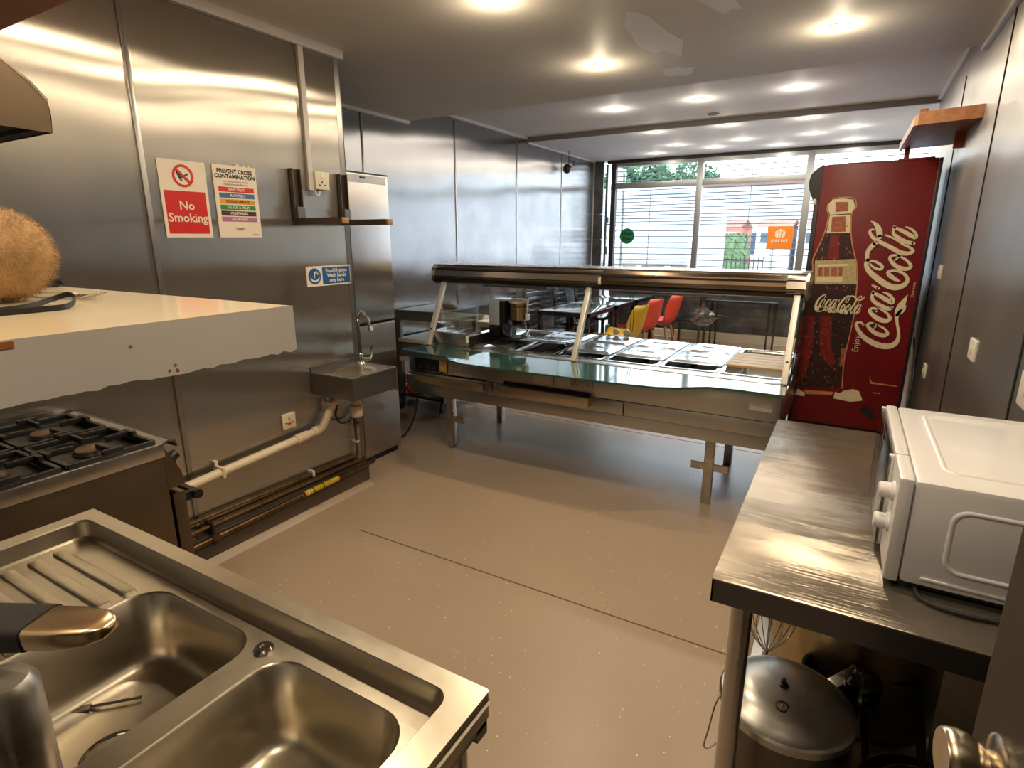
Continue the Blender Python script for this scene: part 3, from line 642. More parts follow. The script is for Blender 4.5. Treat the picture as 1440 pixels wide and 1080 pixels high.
LOGO = [[(0.1272, 0.9766, 0.0142), (0.1128, 0.9904, 0.0142), (0.0898, 0.9887, 0.0168), (0.0884, 0.9664, 0.0202), (0.1154, 0.9213, 0.0259), (0.1564, 0.8824, 0.0323), (0.2082, 0.8547, 0.0376), (0.2553, 0.8427, 0.0384), (0.2957, 0.8464, 0.0368), (0.3233, 0.8665, 0.031), (0.3351, 0.8977, 0.0221), (0.3318, 0.9411, 0.0174), (0.3178, 0.993, 0.0158), (0.3078, 1.0354, 0.0206), (0.3093, 1.0737, 0.0338), (0.3198, 1.1122, 0.0409), (0.332, 1.1459, 0.0272), (0.3467, 1.1887, 0.0023)], [(0.3072, 1.0545, 0.0197), (0.3275, 1.0795, 0.0274), (0.3412, 1.0946, 0.0156), (0.3461, 1.1208, 0.0039)], [(0.1879, 0.9908, 0.0123), (0.1651, 0.9907, 0.0165), (0.1512, 0.9759, 0.0182), (0.175, 0.9472, 0.0239), (0.2137, 0.9218, 0.0285), (0.2536, 0.9153, 0.0283), (0.2722, 0.929, 0.02), (0.2541, 0.9568, 0.0137), (0.2209, 0.9752, 0.0114), (0.1923, 0.9887, 0.0115)], [(0.1921, 0.9593, 0.009), (0.211, 0.9876, 0.009)], [(0.1892, 1.0735, 0.0163), (0.1809, 1.0899, 0.0146), (0.1585, 1.0876, 0.0172), (0.1527, 1.0689, 0.0205), (0.1815, 1.0391, 0.0269), (0.2193, 1.0174, 0.0315), (0.2546, 1.0126, 0.0281), (0.2707, 1.0281, 0.0223), (0.2591, 1.0538, 0.016), (0.2318, 1.0761, 0.0136), (0.1962, 1.098, 0.0122)], [(0.1541, 1.1989, 0.0162), (0.1548, 1.1559, 0.0204), (0.1778, 1.1282, 0.0244), (0.2198, 1.1042, 0.0282), (0.2579, 1.092, 0.0239), (0.2733, 1.1025, 0.0159)], [(0.1558, 1.1918, 0.0163), (0.1941, 1.1745, 0.0241), (0.2401, 1.1482, 0.0279), (0.2683, 1.1331, 0.0238), (0.2717, 1.1522, 0.0217), (0.2453, 1.184, 0.0179), (0.211, 1.199, 0.008)], [(0.1451, 1.2414, 0.0122), (0.1793, 1.2238, 0.021)], [(0.0977, 1.4085, 0.0148), (0.0904, 1.3785, 0.0223), (0.1152, 1.332, 0.031), (0.1697, 1.2844, 0.0365), (0.2262, 1.2458, 0.0375), (0.2787, 1.2329, 0.037), (0.319, 1.2514, 0.0296), (0.3322, 1.2834, 0.021), (0.3154, 1.3143, 0.0183), (0.2786, 1.3363, 0.0177), (0.2422, 1.3404, 0.0179), (0.2204, 1.3285, 0.0201), (0.2362, 1.3057, 0.0265), (0.266, 1.2854, 0.0228), (0.2948, 1.2716, 0.005)], [(0.1041, 1.4022, 0.0125), (0.1439, 1.3944, 0.0161), (0.1823, 1.3677, 0.0174), (0.176, 1.3464, 0.0161), (0.1398, 1.3561, 0.014), (0.1063, 1.3852, 0.0111)], [(0.0952, 1.4042, 0.0208), (0.0888, 1.4423, 0.0244), (0.0993, 1.4804, 0.0279), (0.1245, 1.512, 0.0306)], [(0.1429, 1.5515, 0.0304), (0.139, 1.5805, 0.0347), (0.1255, 1.6136, 0.0289), (0.104, 1.6386, 0.0167), (0.0809, 1.6526, 0.003)], [(0.1114, 1.5964, 0.0095), (0.0929, 1.5982, 0.0132), (0.085, 1.5829, 0.0169), (0.1109, 1.5454, 0.0205), (0.1567, 1.5162, 0.0239), (0.215, 1.4853, 0.0264), (0.2691, 1.4548, 0.0282), (0.312, 1.4499, 0.0244), (0.3362, 1.4636, 0.0187), (0.3194, 1.4839, 0.0153), (0.2798, 1.5042, 0.0126), (0.2213, 1.5431, 0.0114), (0.1718, 1.5646, 0.0101)], [(0.2646, 1.4361, 0.0121), (0.229, 1.4356, 0.0143), (0.2173, 1.4167, 0.0165), (0.2437, 1.3816, 0.0235), (0.2828, 1.3574, 0.0268), (0.3221, 1.3541, 0.0245), (0.337, 1.3731, 0.0195), (0.3133, 1.4037, 0.0154), (0.2802, 1.4259, 0.0127), (0.2575, 1.436, 0.0107)], [(0.2459, 1.4046, 0.0099), (0.2735, 1.4362, 0.0099)], [(0.2139, 1.6167, 0.0128), (0.2153, 1.5759, 0.0178), (0.2456, 1.5472, 0.0232), (0.2877, 1.5226, 0.0251), (0.3309, 1.5125, 0.0207)], [(0.219, 1.6106, 0.0156), (0.2607, 1.5899, 0.0224), (0.3063, 1.5632, 0.0249), (0.3363, 1.547, 0.0193), (0.3372, 1.5692, 0.0152), (0.308, 1.5996, 0.0139), (0.2765, 1.614, 0.0076)]]
DEC = {'BOT': [(-0.1591, 1.7998), (-0.0972, 1.8058), (-0.03, 1.7968), (-0.0121, 1.7416), (-0.0328, 1.7009), (-0.0209, 1.579), (0.0025, 1.4815), (0.0259, 1.4134), (0.0342, 1.3904), (0.055, 1.2827), (0.059, 1.1965), (0.0645, 1.0628), (0.0659, 1.0359), (0.0563, 0.8767), (0.0464, 0.7067), (0.0589, 0.5231), (-0.2704, 0.4932), (-0.261, 0.6726), (-0.2331, 0.9133), (-0.2373, 1.0343), (-0.2278, 1.0699), (-0.222, 1.1595), (-0.2189, 1.3401), (-0.2272, 1.3928), (-0.2089, 1.4597), (-0.1758, 1.5818), (-0.1651, 1.6832), (-0.1796, 1.7338), (-0.1755, 1.7701)], 'CAP': [(-0.1734, 1.77), (-0.1535, 1.7942), (-0.0964, 1.799), (-0.0344, 1.7903), (-0.0183, 1.7431), (-0.0355, 1.7032), (-0.1583, 1.6968), (-0.1732, 1.7336)], 'CAPIN': [(-0.1349, 1.7778), (-0.0608, 1.7755), (-0.0535, 1.7171), (-0.1271, 1.7143)], 'NECK': [(-0.1578, 1.6922), (-0.0387, 1.6965), (-0.0258, 1.5786), (-0.165, 1.5771)], 'NECKIN': [(-0.1441, 1.6828), (-0.0659, 1.6858), (-0.0533, 1.5856), (-0.1387, 1.5862)], 'MIDRED': [(-0.1385, 1.5677), (-0.0883, 1.5675), (-0.0688, 1.4096), (-0.1363, 1.4086)], 'LABEL': [(-0.2123, 1.3954), (0.0282, 1.4111), (0.0556, 1.246), (-0.196, 1.2366)], 'WIN1': [(-0.1853, 1.3505), (-0.1595, 1.3511), (-0.1548, 1.2937), (-0.1829, 1.2928)], 'WIN2': [(-0.1509, 1.3513), (-0.121, 1.3519), (-0.1141, 1.2949), (-0.1441, 1.294)], 'WIN3': [(-0.1082, 1.3522), (-0.0745, 1.353), (-0.0675, 1.2963), (-0.1013, 1.2953)], 'WIN4': [(-0.0661, 1.3532), (-0.041, 1.3538), (-0.0381, 1.2972), (-0.0591, 1.2966)], 'ROOFS': [(-0.1919, 1.3695), (-0.0066, 1.378), (-0.0131, 1.3638), (-0.1859, 1.3552)], 'BASES': [(-0.1861, 1.283), (-0.0328, 1.2879), (-0.0328, 1.2546), (-0.1909, 1.249)], 'STR1': [(-0.2121, 1.0108), (-0.1679, 1.0137), (-0.1595, 0.7867), (-0.1809, 0.5763), (-0.2299, 0.5172), (-0.2223, 0.7808)], 'STR2': [(-0.1329, 1.016), (-0.0638, 1.0206), (-0.0411, 0.7979), (0.0025, 0.6907), (-0.0439, 0.6754), (-0.1005, 0.7412), (-0.1211, 0.8412)], 'STR3': [(0.0189, 0.8036), (0.0485, 0.8064), (0.0495, 0.6959), (0.0264, 0.673)], 'TORN1': [(-0.2312, 0.4445), (-0.2171, 0.4867), (-0.1873, 0.4693), (-0.1679, 0.4612), (-0.1694, 0.4342), (-0.235, 0.4359)], 'TORN2': [(0.015, 0.4442), (0.0181, 0.4917), (0.0496, 0.4855), (0.0728, 0.5094), (0.1266, 0.5269), (0.1621, 0.5162), (0.1914, 0.4537), (0.1628, 0.4444), (0.1171, 0.4327), (0.0596, 0.44)], 'TORN3': [(-0.1793, 0.481), (0.0094, 0.4905), (0.0032, 0.4687), (-0.1576, 0.4519)], 'HOLE': [(0.1755, 0.379), (0.2126, 0.4208), (0.2646, 0.3773), (0.2836, 0.3287), (0.2446, 0.338)], 'SCR1': [(0.2063, 0.6282), (0.2279, 0.5907), (0.3762, 0.5797), (0.3769, 0.5748), (0.2214, 0.5773)], 'SCR2': [(0.2412, 0.5218), (0.2873, 0.518), (0.2879, 0.513), (0.2466, 0.5124)], 'CHIP0': [(-0.1721, 1.088), (-0.1503, 1.0892), (-0.1468, 1.0598), (-0.1687, 1.0585)], 'CHIP1': [(-0.1279, 1.0846), (-0.1106, 1.0856), (-0.1071, 1.0563), (-0.1244, 1.0552)], 'CHIP2': [(-0.1012, 1.0802), (-0.0712, 1.082), (-0.0677, 1.0528), (-0.0977, 1.0509)], 'CHIP3': [(-0.0662, 1.0764), (-0.0365, 1.0781), (-0.0329, 1.049), (-0.0627, 1.0472)], 'CHIP4': [(-0.023, 1.0731), (-0.002, 1.0743), (0.0016, 1.0454), (-0.0195, 1.044)], 'CHIP5': [(0.0029, 1.0688), (0.0239, 1.07), (0.0275, 1.0412), (0.0066, 1.0398)]}
# ================================================================== SERVING COUNTER
CX0, CX1 = -2.80, -.235; CT = .745
C_ = thing('serving_counter', 'long steel heated serving counter with glass screen and roller canopy', 'counter', (-1.5, 3.8, 0))
Yf = 3.25
obj('front_panel', MB().box(CX0, CX1, Yf, Yf+.02, .575, .735, .003), steelC, C_)
obj('lower_panel', MB().box(CX0, CX1, Yf-.004, Yf+.016, .484, .572, .003), steelC, C_)
obj('base_rail', MB().box(CX0, CX1, Yf+.004, Yf+.03, .405, .481, .003), steelC, C_)
obj('end_panel', MB().box(CX1-.03, CX1, Yf+.02, 4.45, .41, .735, .003), steelC, C_)
obj('end_panel', MB().box(CX0, CX0+.03, Yf+.02, 4.45, .41, .735, .003), steelC, C_)
obj('corner_post', MB().box(CX1-.012, CX1+.012, Yf-.008, Yf+.05, .41, .74, .003), steelS, C_)
obj('back_panel', MB().box(CX0+.03, CX1-.03, 4.43, 4.45, .41, .735), steelC, C_, 0)
obj('floor_pan', MB().box(CX0+.03, CX1-.03, Yf+.02, 4.43, .405, .43), steelC, C_, 0)
# two sliding-door rails / ledges standing proud of the front
for x0, x1, zt, zb in ((-2.775, -2.10, .565, .515), (-1.971, -1.311, .577, .516)):
    obj('door_ledge', MB().box(x0, x1, Yf-.062, Yf-.004, zb, zt, .003), MATS.get('ledge_steel') or mat('ledge_steel', (186, 170, 150), .34, 1), C_)
    obj('ledge_shadow_gap', MB().box(x0+.01, x1-.01, Yf-.003, Yf-.0005, zt, zt+.02), dark, C_, 0)
obj('door_bracket', MB().box(-2.085, -2.045, Yf-.03, Yf, .50, .575, .003).box(-2.035, -2.015, Yf-.02, Yf, .51, .57, .003), steelS, C_)
obj('panel_seam', MB().box(-1.10, -1.096, Yf-.006, Yf, .484, .572), dark, C_, 0)
obj('small_ledge', MB().box(-1.30, -1.10, Yf-.014, Yf-.004, .495, .565, .003), steelC, C_)
# legs
for x, y in ((-2.46, 3.31), (-.578, 3.31), (-2.46, 4.02), (-.578, 4.02)):
    lg = obj('leg', MB().box(x-.026, x+.026, y-.026, y+.026, .0, .41, .003), steel, C_)
    if y < 3.5: obj('leg_bracket', MB().box(x-.105, x+.11, y-.004, y+.004, .205, .252, .002), steel, lg)
    obj('foot', MB().lathe([(.024, 0), (.024, .012), (.017, .02)], (x, y, 0)), black, lg)
# control panel, labels, sockets
cp = obj('control_panel', MB().box(-2.745, -2.44, Yf-.006, Yf, .592, .685, .004), black, C_)
obj('warning_label', MB().box(-2.508, -2.442, Yf-.0075, Yf-.0055, .602, .684), MATS.get('label_yellow') or mat('label_yellow', (222, 178, 84), .5), cp, 0)
mbv = MB(); flat(mbv, [(-2.497, .662), (-2.453, .662), (-2.475, .618)], lambda u, v: Vector((u, Yf-.0082, v))); obj('warning_triangle', mbv, signW, cp, 0)
text('mark', 'V', .032, ink, cp, (-2.475, Yf-.0090, .648), (1, 0, 0), (0, 0, 1), off=.001)
for i in range(3): obj('control_knob', MB().lathe([(.012, 0), (.012, .012), (.010, .016), (0, .016)], (-2.68+.065*i, Yf-.006, .62), (0, -1, 0), 16), MATS.get('knob_blue') or mat('knob_blue', (40, 48, 60), .35), cp)
obj('name_label', MB().box(-2.425, -2.315, Yf-.0025, Yf, .632, .662), creamP, C_, 0)
text('label_lettering', 'HEATED', .018, ink, C_, (-2.37, Yf-.0032, .647), (1, 0, 0), (0, 0, 1))
for x0, x1, z0, z1, nm, m_ in ((-1.733, -1.580, .609, .690, 'cooker_switch_plate', cream), (-1.459, -1.307, .624, .703, 'double_socket_plate', MATS.get('plate_grey') or mat('plate_grey', (150, 146, 140), .35, .6))):
    so = obj(nm, MB().box(x0, x1, Yf-.011, Yf, z0, z1, .004), m_, C_)
    cx = (x0+x1)/2; cz = (z0+z1)/2
    for s in (-1, 1):
        if nm[0] == 'c': obj('neon_switch', MB().box(cx+s*.032-.011, cx+s*.032+.011, Yf-.014, Yf-.010, cz-.010, cz+.010, .002), creamP, so); obj('screw', MB().lathe([(.004, 0), (.004, .001), (0, .0012)], (cx+s*.066, Yf-.011, cz), (0, -1, 0), 10), ink, so)
        else: obj('socket_slots', MB().box(cx+s*.04-.003, cx+s*.04+.003, Yf-.0118, Yf-.0105, cz-.005, cz+.012).box(cx+s*.04-.016, cx+s*.04-.007, Yf-.0118, Yf-.0105, cz-.022, cz-.016).box(cx+s*.04+.007, cx+s*.04+.016, Yf-.0118, Yf-.0105, cz-.022, cz-.016), ink, so, 0)
    if nm[0] == 'd': obj('neon_switch', MB().box(cx-.012, cx+.012, Yf-.014, Yf-.010, cz+.012, cz+.028, .002), white, so)
random.seed(11)
poly = [(-.385+.117*k/6, .683-.008*(k % 2)) for k in range(7)]+[(-.268-.117*k/6, .626+.007*(k % 2)) for k in range(7)]
mbv = MB(); flat(mbv, poly, lambda u, v: Vector((u, Yf-.0015, v))); obj('torn_label', mbv, MATS.get('torn_label') or mat('torn_label', (168, 158, 148), .6, noise=(40, .15)), C_, 0)
# green glass shelf on our side, with its wavy front edge
edge = [(-2.835, 3.20), (-2.45, 3.155), (-2.36, 3.135), (-2.28, 3.06), (-2.16, 3.018), (-1.7, 3.008), (-1.1, 3.025), (-.85, 3.05), (-.74, 3.10), (-.60, 3.20), (-.45, 3.215), (-.212, 3.205)]
poly = edge+[(-.212, 3.43), (-2.80, 3.43)]
obj('glass_shelf', MB().prism(poly, lambda u, v, h: Vector((u, v, h)), .733, CT), greenG, C_, 0)
# worktop frame around the wells
wx = [-2.79, -2.457, -2.120, -1.742, -1.366, -.990, -.615, -.240]
fr = MB().box(CX0-.01, CX1, 3.43, 3.553, .728, .748, .002).box(CX0-.01, CX1, 4.462, 4.488, .728, .748, .002)
for x in wx: fr.box(x-.011, x+.011, 3.55, 4.465, .728, .748, .002)
obj('worktop_frame', fr, steel, C_)
# slanting posts
for nm, x0, z1 in (('left', -2.768, 1.285), ('mid', -1.53, 1.29), ('right', -.238, 1.325)):
    po = obj('canopy_post', MB().bar((x0, 3.447, CT), (x0, 3.72, z1), .034, .034, bev=.003), MATS.get('post_tan') or mat('post_tan', (216, 210, 200), .35, .35), C_)
    if nm != 'mid': obj('bolt', MB().lathe([(.009, 0), (.009, .004), (0, .005)], (x0+.0, 3.447+.273*.22-.018, CT+.12), (0, -1, .3), 12), black, po)
# canopy: profile extruded along x
prof = [(3.665, 1.235), (3.655, 1.262), (3.664, 1.305), (3.69, 1.332), (3.74, 1.345), (4.02, 1.345), (4.05, 1.325), (4.05, 1.225), (3.98, 1.20), (3.76, 1.20), (3.70, 1.212)]
pr_ = lambda u, v, h: Vector((h, u, v))
obj('canopy', MB().prism(prof, pr_, -2.86, -.20), MATS.get('canopy_steel') or mat('canopy_steel', (176, 168, 158), .3, 1, aniso=(.6, (0, 0, 1))), C_, 25)
obj('canopy_top_strip', MB().box(-2.862, -.198, 3.72, 4.03, 1.343, 1.349, .002), steel, C_)
lp = [(3.655, 1.242), (3.648, 1.236), (3.672, 1.214), (3.71, 1.204), (3.76, 1.199), (3.76, 1.206), (3.71, 1.212), (3.68, 1.222)]
obj('canopy_underlip', MB().prism(lp, pr_, -2.85, -.21), MATS.get('lip_dark') or mat('lip_dark', (58, 46, 38), .4, .8), C_, 25)
for a, b, c in (((3.650, 1.254), 3.646, 1.262), ((3.650, 1.308), 3.650, 1.316)):
    pass
obj('canopy_groove', MB().box(-2.855, -.205, 3.650, 3.664, 1.258, 1.264).box(-2.855, -.205, 3.658, 3.672, 1.318, 1.323), MATS['lip_dark'], C_, 0)
# second roller housing on the right half
p2 = [(3.640, 1.252), (3.632, 1.275), (3.640, 1.318), (3.66, 1.336), (3.69, 1.336), (3.69, 1.252)]
obj('roller_housing', MB().prism(p2, pr_, -1.43, -.30), MATS.get('roller_dark') or mat('roller_dark', (122, 106, 90), .28, 1, aniso=(.6, (0, 0, 1))), C_, 25)
obj('housing_slot', MB().box(-1.43, -.30, 3.628, 3.64, 1.300, 1.310), blackM, C_, 0)
obj('housing_end', MB().box(-1.452, -1.43, 3.636, 3.70, 1.245, 1.29, .004), creamP, C_)
# canopy end caps
for x in (-2.87, -.20): obj('end_cap', MB().prism([(3.65, 1.225), (3.65, 1.31), (3.69, 1.35), (4.04, 1.352), (4.056, 1.33), (4.056, 1.22), (3.98, 1.196), (3.70, 1.196)], pr_, x, x+.012), steelS, C_, 0)
# gantry lamps under the canopy
for x in (-2.2, -.95): obj('heat_lamp', MB().box(x-.28, x+.28, 3.80, 3.96, 1.180, 1.20, .004), steelS, C_)
# curved customer-side glass, two sheets, and glass ends
cur = crom([(4.465, .80), (4.482, .92), (4.445, 1.08), (4.32, 1.22), (4.10, 1.29)], 5)
for x0, x1 in ((-2.84, -1.49), (-1.47, -.225)):
    mb = MB(); n = len(cur); mb.add([Vector((x, u, v)) for x in (x0, x1) for u, v in cur], [(i, i+1, n+i+1, n+i) for i in range(n-1)])
    obj('curved_glass', mb, paneC, C_, 60)
    obj('glass_edge_strip', MB().tube([(x0, u, v) for u, v in cur], .003, 6).tube([(x1, u, v) for u, v in cur], .003, 6), greenE, C_)
endp = [(3.47, .75), (3.70, 1.20), (4.06, 1.20)]+[(u, v) for u, v in reversed(cur)]+[(4.465, .75)]
for x in (-2.80, -.215): obj('end_glass', MB().prism(endp, pr_, x, x+.006), paneC, C_, 0)
obj('end_glass_edge', MB().tube([(-2.797, u, v) for u, v in [(3.70, 1.2), (3.47, .75)]]+[], .004, 6).tube([(-.212, u, v) for u, v in [(3.70, 1.2), (3.47, .75)]], .004, 6), greenE, C_)
for x in (-1.60, -1.51): obj('glass_clamp', MB().lathe([(.026, 0), (.026, .02), (.02, .026), (0, .026)], (x, 4.46, .80), (0, -1, 0), 20), creamP, C_)
# fallen clear plastic scrap hanging at the left post
mbp = MB(); random.seed(3)
mbp.add([(-2.74, 3.67, 1.215), (-2.56, 3.70, 1.19), (-2.60, 3.69, 1.165), (-2.70, 3.66, 1.12), (-2.75, 3.65, 1.14)], [(0, 1, 2, 3, 4)]); obj('tape_scrap', mbp, plasG, C_, 0)
# ================================================================== FOOD PANS AND LIDS
def gn_pan(x0, x1, y0, y1, label, depth=.11, group=None):
    t = thing('food_pan', label, 'pan', ((x0+x1)/2, (y0+y1)/2, .748), 'steel food pans in the counter wells')
    zt = .752
    L = [rrect(x0, x1, y0, y1, .02, zt-.003), rrect(x0, x1, y0, y1, .02, zt), rrect(x0+.018, x1-.018, y0+.018, y1-.018, .045, zt), rrect(x0+.021, x1-.021, y0+.021, y1-.021, .045, zt-.006), rrect(x0+.032, x1-.032, y0+.032, y1-.032, .05, zt-depth)]
    obj('pan_body', MB().loft(L, False, True), panlid, t, 40)
    return t
def gn_lid(xc, yc, w_, d_, label, z=.756, tilt=0):
    t = thing('pan_lid', label, 'lid', (xc, yc, z), 'steel lids on the food pans')
    h = .018
    L = [rrect(-w_/2, w_/2, -d_/2, d_/2, .02, -.003), rrect(-w_/2, w_/2, -d_/2, d_/2, .02, 0), rrect(-w_/2+.014, w_/2-.014, -d_/2+.014, d_/2-.014, .03, .001), rrect(-w_/2+.03, w_/2-.03, -d_/2+.03, d_/2-.03, .05, h*.55), rrect(-w_/2+.06, w_/2-.06, -d_/2+.055, d_/2-.055, .05, h*.6)]
    off = Vector((xc, yc, z))
    mv = lambda mb: (setattr(mb, 'v', [tuple(Vector(p)+off) for p in mb.v]), mb)[1]
    obj('lid_plate', mv(MB().loft(L, True, True)), panlid, t, 40)
    obj('handle_recess', mv(MB().loft([rrect(-.062, .062, -.032, .032, .03, h*.62), rrect(-.055, .055, -.026, .026, .026, h*.2+.004)], False, True)), MATS.get('recess') or mat('recess', (190, 176, 160), .2, 1), t, 40)
    obj('handle', mv(MB().bar((-.06, 0, h*.66), (.06, 0, h*.66), .014, .006, bev=.002)), panlid, t)
    t.rotation_euler = (tilt, 0, 0)
    return t
cols = ['third well from the left', 'fourth well from the left', 'fifth well from the left', 'sixth well from the left']
for i in range(7):
    nm = ['first', 'second', 'third', 'fourth', 'fifth', 'sixth', 'last'][i]
    extra = ['under the metal tray', 'under the coffee maker', 'with the raised lid', 'behind the middle post', 'right of the middle post', 'with the red reflection', 'half covered by the wooden slats'][i]
    gn_pan(wx[i]+.008, wx[i+1]-.008, 3.553, 4.462, 'steel food pan in the %s well from the left, %s' % (nm, extra))
for i in range(4):
    xc = (wx[2+i]+wx[3+i])/2
    gn_lid(xc, 3.90, .352, .38, 'front steel lid over the %s%s' % (cols[i], ', one edge raised' if i == 0 else ''), z=.758 if i else .785, tilt=-.09 if i == 0 else 0)
    gn_lid(xc, 4.285, .352, .372, 'rear steel lid over the %s' % cols[i], z=.758)
t = thing('slatted_cover', 'pale wooden slatted board over the last food well at the right', 'board', (-.428, 3.95, .756))
for k in range(5):
    obj('slat', MB().box(-.604, -.252, 3.735+.09*k, 3.735+.09*k+.084, .756, .772, .003), woodL, t)
obj('batten', MB().box(-.60, -.255, 3.75, 3.78, .7535, .757).box(-.60, -.255, 4.12, 4.15, .7535, .757), woodL, t, 0)
t = thing('coiled_cable', 'coiled black cable lying in front of the coffee maker', 'cable', (-2.27, 3.72, .753))
obj('cable_coil', MB().tube([(-2.27+.10*math.cos(a)+.008*math.sin(3*a), 3.72+.09*math.sin(a), .758+.003*math.sin(2*a)) for a in [2*PI*k/28 for k in range(29)]], .005, 6), rubber, t)
obj('tray_plate', MB().box(-2.44, -2.14, 3.66, 4.05, .752, .7545), MATS.get('tray_dark') or mat('tray_dark', (74, 66, 60), .35, .8), t, 0)
# coffee maker
t = thing('coffee_maker', 'black and steel filter coffee maker with glass jug on the serving counter', 'coffee maker', (-2.28, 3.93, .755))
x0, x1 = -2.452, -2.13; yc = 3.90
obj('base', MB().box(-2.43, -2.13, yc-.11, yc+.11, .755, .785, .01), black, t)
obj('tower', MB().box(-2.43, -2.30, yc-.10, yc+.10, .785, .88, .008), black, t)
obj('water_tank', MB().box(-2.432, -2.325, yc-.098, yc+.10, .88, 1.082, .012), MATS.get('tank') or mat('tank', (178, 184, 190), .15, 0, coat=.5), t)
obj('column', MB().box(-2.335, -2.285, yc-.10, yc+.09, .785, 1.075, .008), black, t)
obj('filter_housing', MB().lathe([(.066, .918), (.078, .93), (.078, 1.062)], (-2.208, yc-.01, 0), n=32), MATS.get('bronze_steel') or mat('bronze_steel', (168, 140, 110), .25, 1, aniso=(.8, (0, 0, 1))), t)
obj('lid', MB().lathe([(.080, 1.062), (.080, 1.078), (.05, 1.090), (0, 1.092)], (-2.208, yc-.01, 0), n=32), white, t)
obj('housing_band', MB().lathe([(.0792, 1.030), (.0792, 1.036)], (-2.208, yc-.01, 0), n=32, caps=False), black, t)
obj('drip_spout', MB().lathe([(.05, .905), (.06, .918)], (-2.208, yc-.01, 0), n=24), black, t)
jug = obj('glass_jug', MB().lathe([(.055, .787), (.070, .795), (.074, .83), (.066, .87), (.058, .885), (.060, .892)], (-2.208, yc-.01, 0), n=28, caps=False), carafeG, t)
obj('jug_collar', MB().lathe([(.061, .884), (.061, .898), (.03, .900)], (-2.208, yc-.01, 0), n=28), black, jug)
obj('jug_handle', MB().tube(crom([(-2.262, yc-.06, .888), (-2.29, yc-.10, .885), (-2.295, yc-.11, .84), (-2.275, yc-.085, .80)], 5), .010, 8), black, jug)
obj('side_switch', MB().box(-2.13, -2.105, yc-.05, yc-.01, .93, .98, .006), white, t)
obj('hot_plate', MB().lathe([(.07, .785), (.07, .789), (0, .789)], (-2.208, yc-.01, 0), n=28), rubber, t)
# steel gantry/tray left of it
t = thing('steel_tray', 'shallow steel tray with upturned front standing at the left end of the counter', 'tray', (-2.61, 3.75, .752))
obj('front_wall', MB().box(-2.765, -2.435, 3.505, 3.52, .75, .845, .004), steel, t)
obj('tray_floor', MB().box(-2.765, -2.46, 3.52, 4.05, .752, .760), steel, t, 0)
obj('side_wall', MB().box(-2.455, -2.437, 3.515, 4.05, .75, .82, .004), MATS['tray_dark'], t)
obj('side_wall', MB().box(-2.765, -2.752, 3.515, 4.05, .75, .80, .004), steel, t)
obj('end_fitting', MB().cyl((-2.436, 3.50, .78), (-2.436, 3.50, .835), .012), white, t)
t = thing('white_tray', 'long white tray across the back of the counter left of the coffee maker', 'tray', (-2.6, 4.3, .75))
obj('tray_body', MB().loft([rrect(-2.77, -2.56, 4.12, 4.44, .03, .800), rrect(-2.78, -2.55, 4.11, 4.45, .03, .845), rrect(-2.765, -2.565, 4.125, 4.435, .03, .845), rrect(-2.755, -2.575, 4.135, 4.425, .03, .815)], True, True), creamP, t)
[obj('tray_foot', MB().box(x, x+.02, 4.14, 4.42, .752, .802), white, t, 0) for x in (-2.76, -2.59)]
# ================================================================== RED DRINKS FRIDGE
FY = 4.5
t = thing('drinks_fridge', 'tall red drinks fridge with a white script logo and a bottle picture on its side', 'fridge', (.07, 4.9, 0))
obj('red_side', MB().box(-.235, .398, FY, FY+.02, .25, 2.012, .006), redM, t)
obj('cabinet', MB().box(-.24, .405, FY+.02, 5.20, .12, 2.008, .004), redM, t)
obj('rear_trim', MB().box(.392, .412, FY-.002, 5.2, .12, 2.02, .003), black, t)
obj('front_trim', MB().box(-.262, -.232, FY-.003, 5.2, .12, 2.0, .004), black, t)
hd = [(-.232, 2.012), (-.262, 2.0), (-.298, 1.96), (-.308, 1.91), (-.300, 1.86), (-.275, 1.80), (-.232, 1.79)]
obj('canopy_sign', MB().prism(hd, lambda u, v, h: Vector((u, h, v)), FY-.004, 5.2), black, t)
obj('plinth', MB().box(-.22, .39, FY+.015, 5.18, 0, .25), blackM, t, 0)
obj('hinge', MB().box(-.268, -.25, FY-.012, FY, 1.765, 1.80, .003), white, t)
obj('torn_top', MB().box(-.1, .39, FY+.02, FY+.05, 2.008, 2.022).box(.18, .37, FY+.0, FY+.03, 2.01, 2.028, .006), redM, t)
_e = [0.0]
def dec(n, keys, m, k, fn=None):
    mb = MB(); y = FY-.0012-.0006*k
    for key in keys: flat(mb, DEC[key], lambda u, v: Vector((u, y, v)))
    return obj(n, mb, m, t, 0)
dec('bottle_picture', ['BOT'], cola, 0)
mbo = MB(); L_ = DEC['BOT']; ribbon(mbo, [(p[0], p[1], .007) for p in L_[:16]], lambda u, v: Vector((u, FY-.0030, v)), 3); ribbon(mbo, [(p[0], p[1], .007) for p in L_[21:]], lambda u, v: Vector((u, FY-.0030, v)), 3)
obj('bottle_outline', mbo, peach, t, 0)
dec('bottle_cap', ['CAP'], creamP, 1); dec('cap_shade', ['CAPIN'], amber, 2); dec('bottle_neck', ['NECK'], creamP, 1); dec('neck_shade', ['NECKIN'], amber, 2)
dec('liquid_glow', ['MIDRED'], colaR, 1); dec('liquid_glow', ['STR1'], colaR, 1); dec('liquid_glow', ['STR2'], colaR, 1); dec('liquid_spark', ['STR3'], amber, 1)
dec('label_patch', ['LABEL'], labelP, 1); dec('label_roof', ['ROOFS', 'BASES'], creamP, 2); dec('label_windows', ['WIN1', 'WIN2', 'WIN3', 'WIN4'], amber, 2)
dec('chips', ['CHIP0', 'CHIP2', 'CHIP4', 'CHIP5'], creamP, 2); dec('chip_shade', ['CHIP1', 'CHIP3'], labelP, 2)
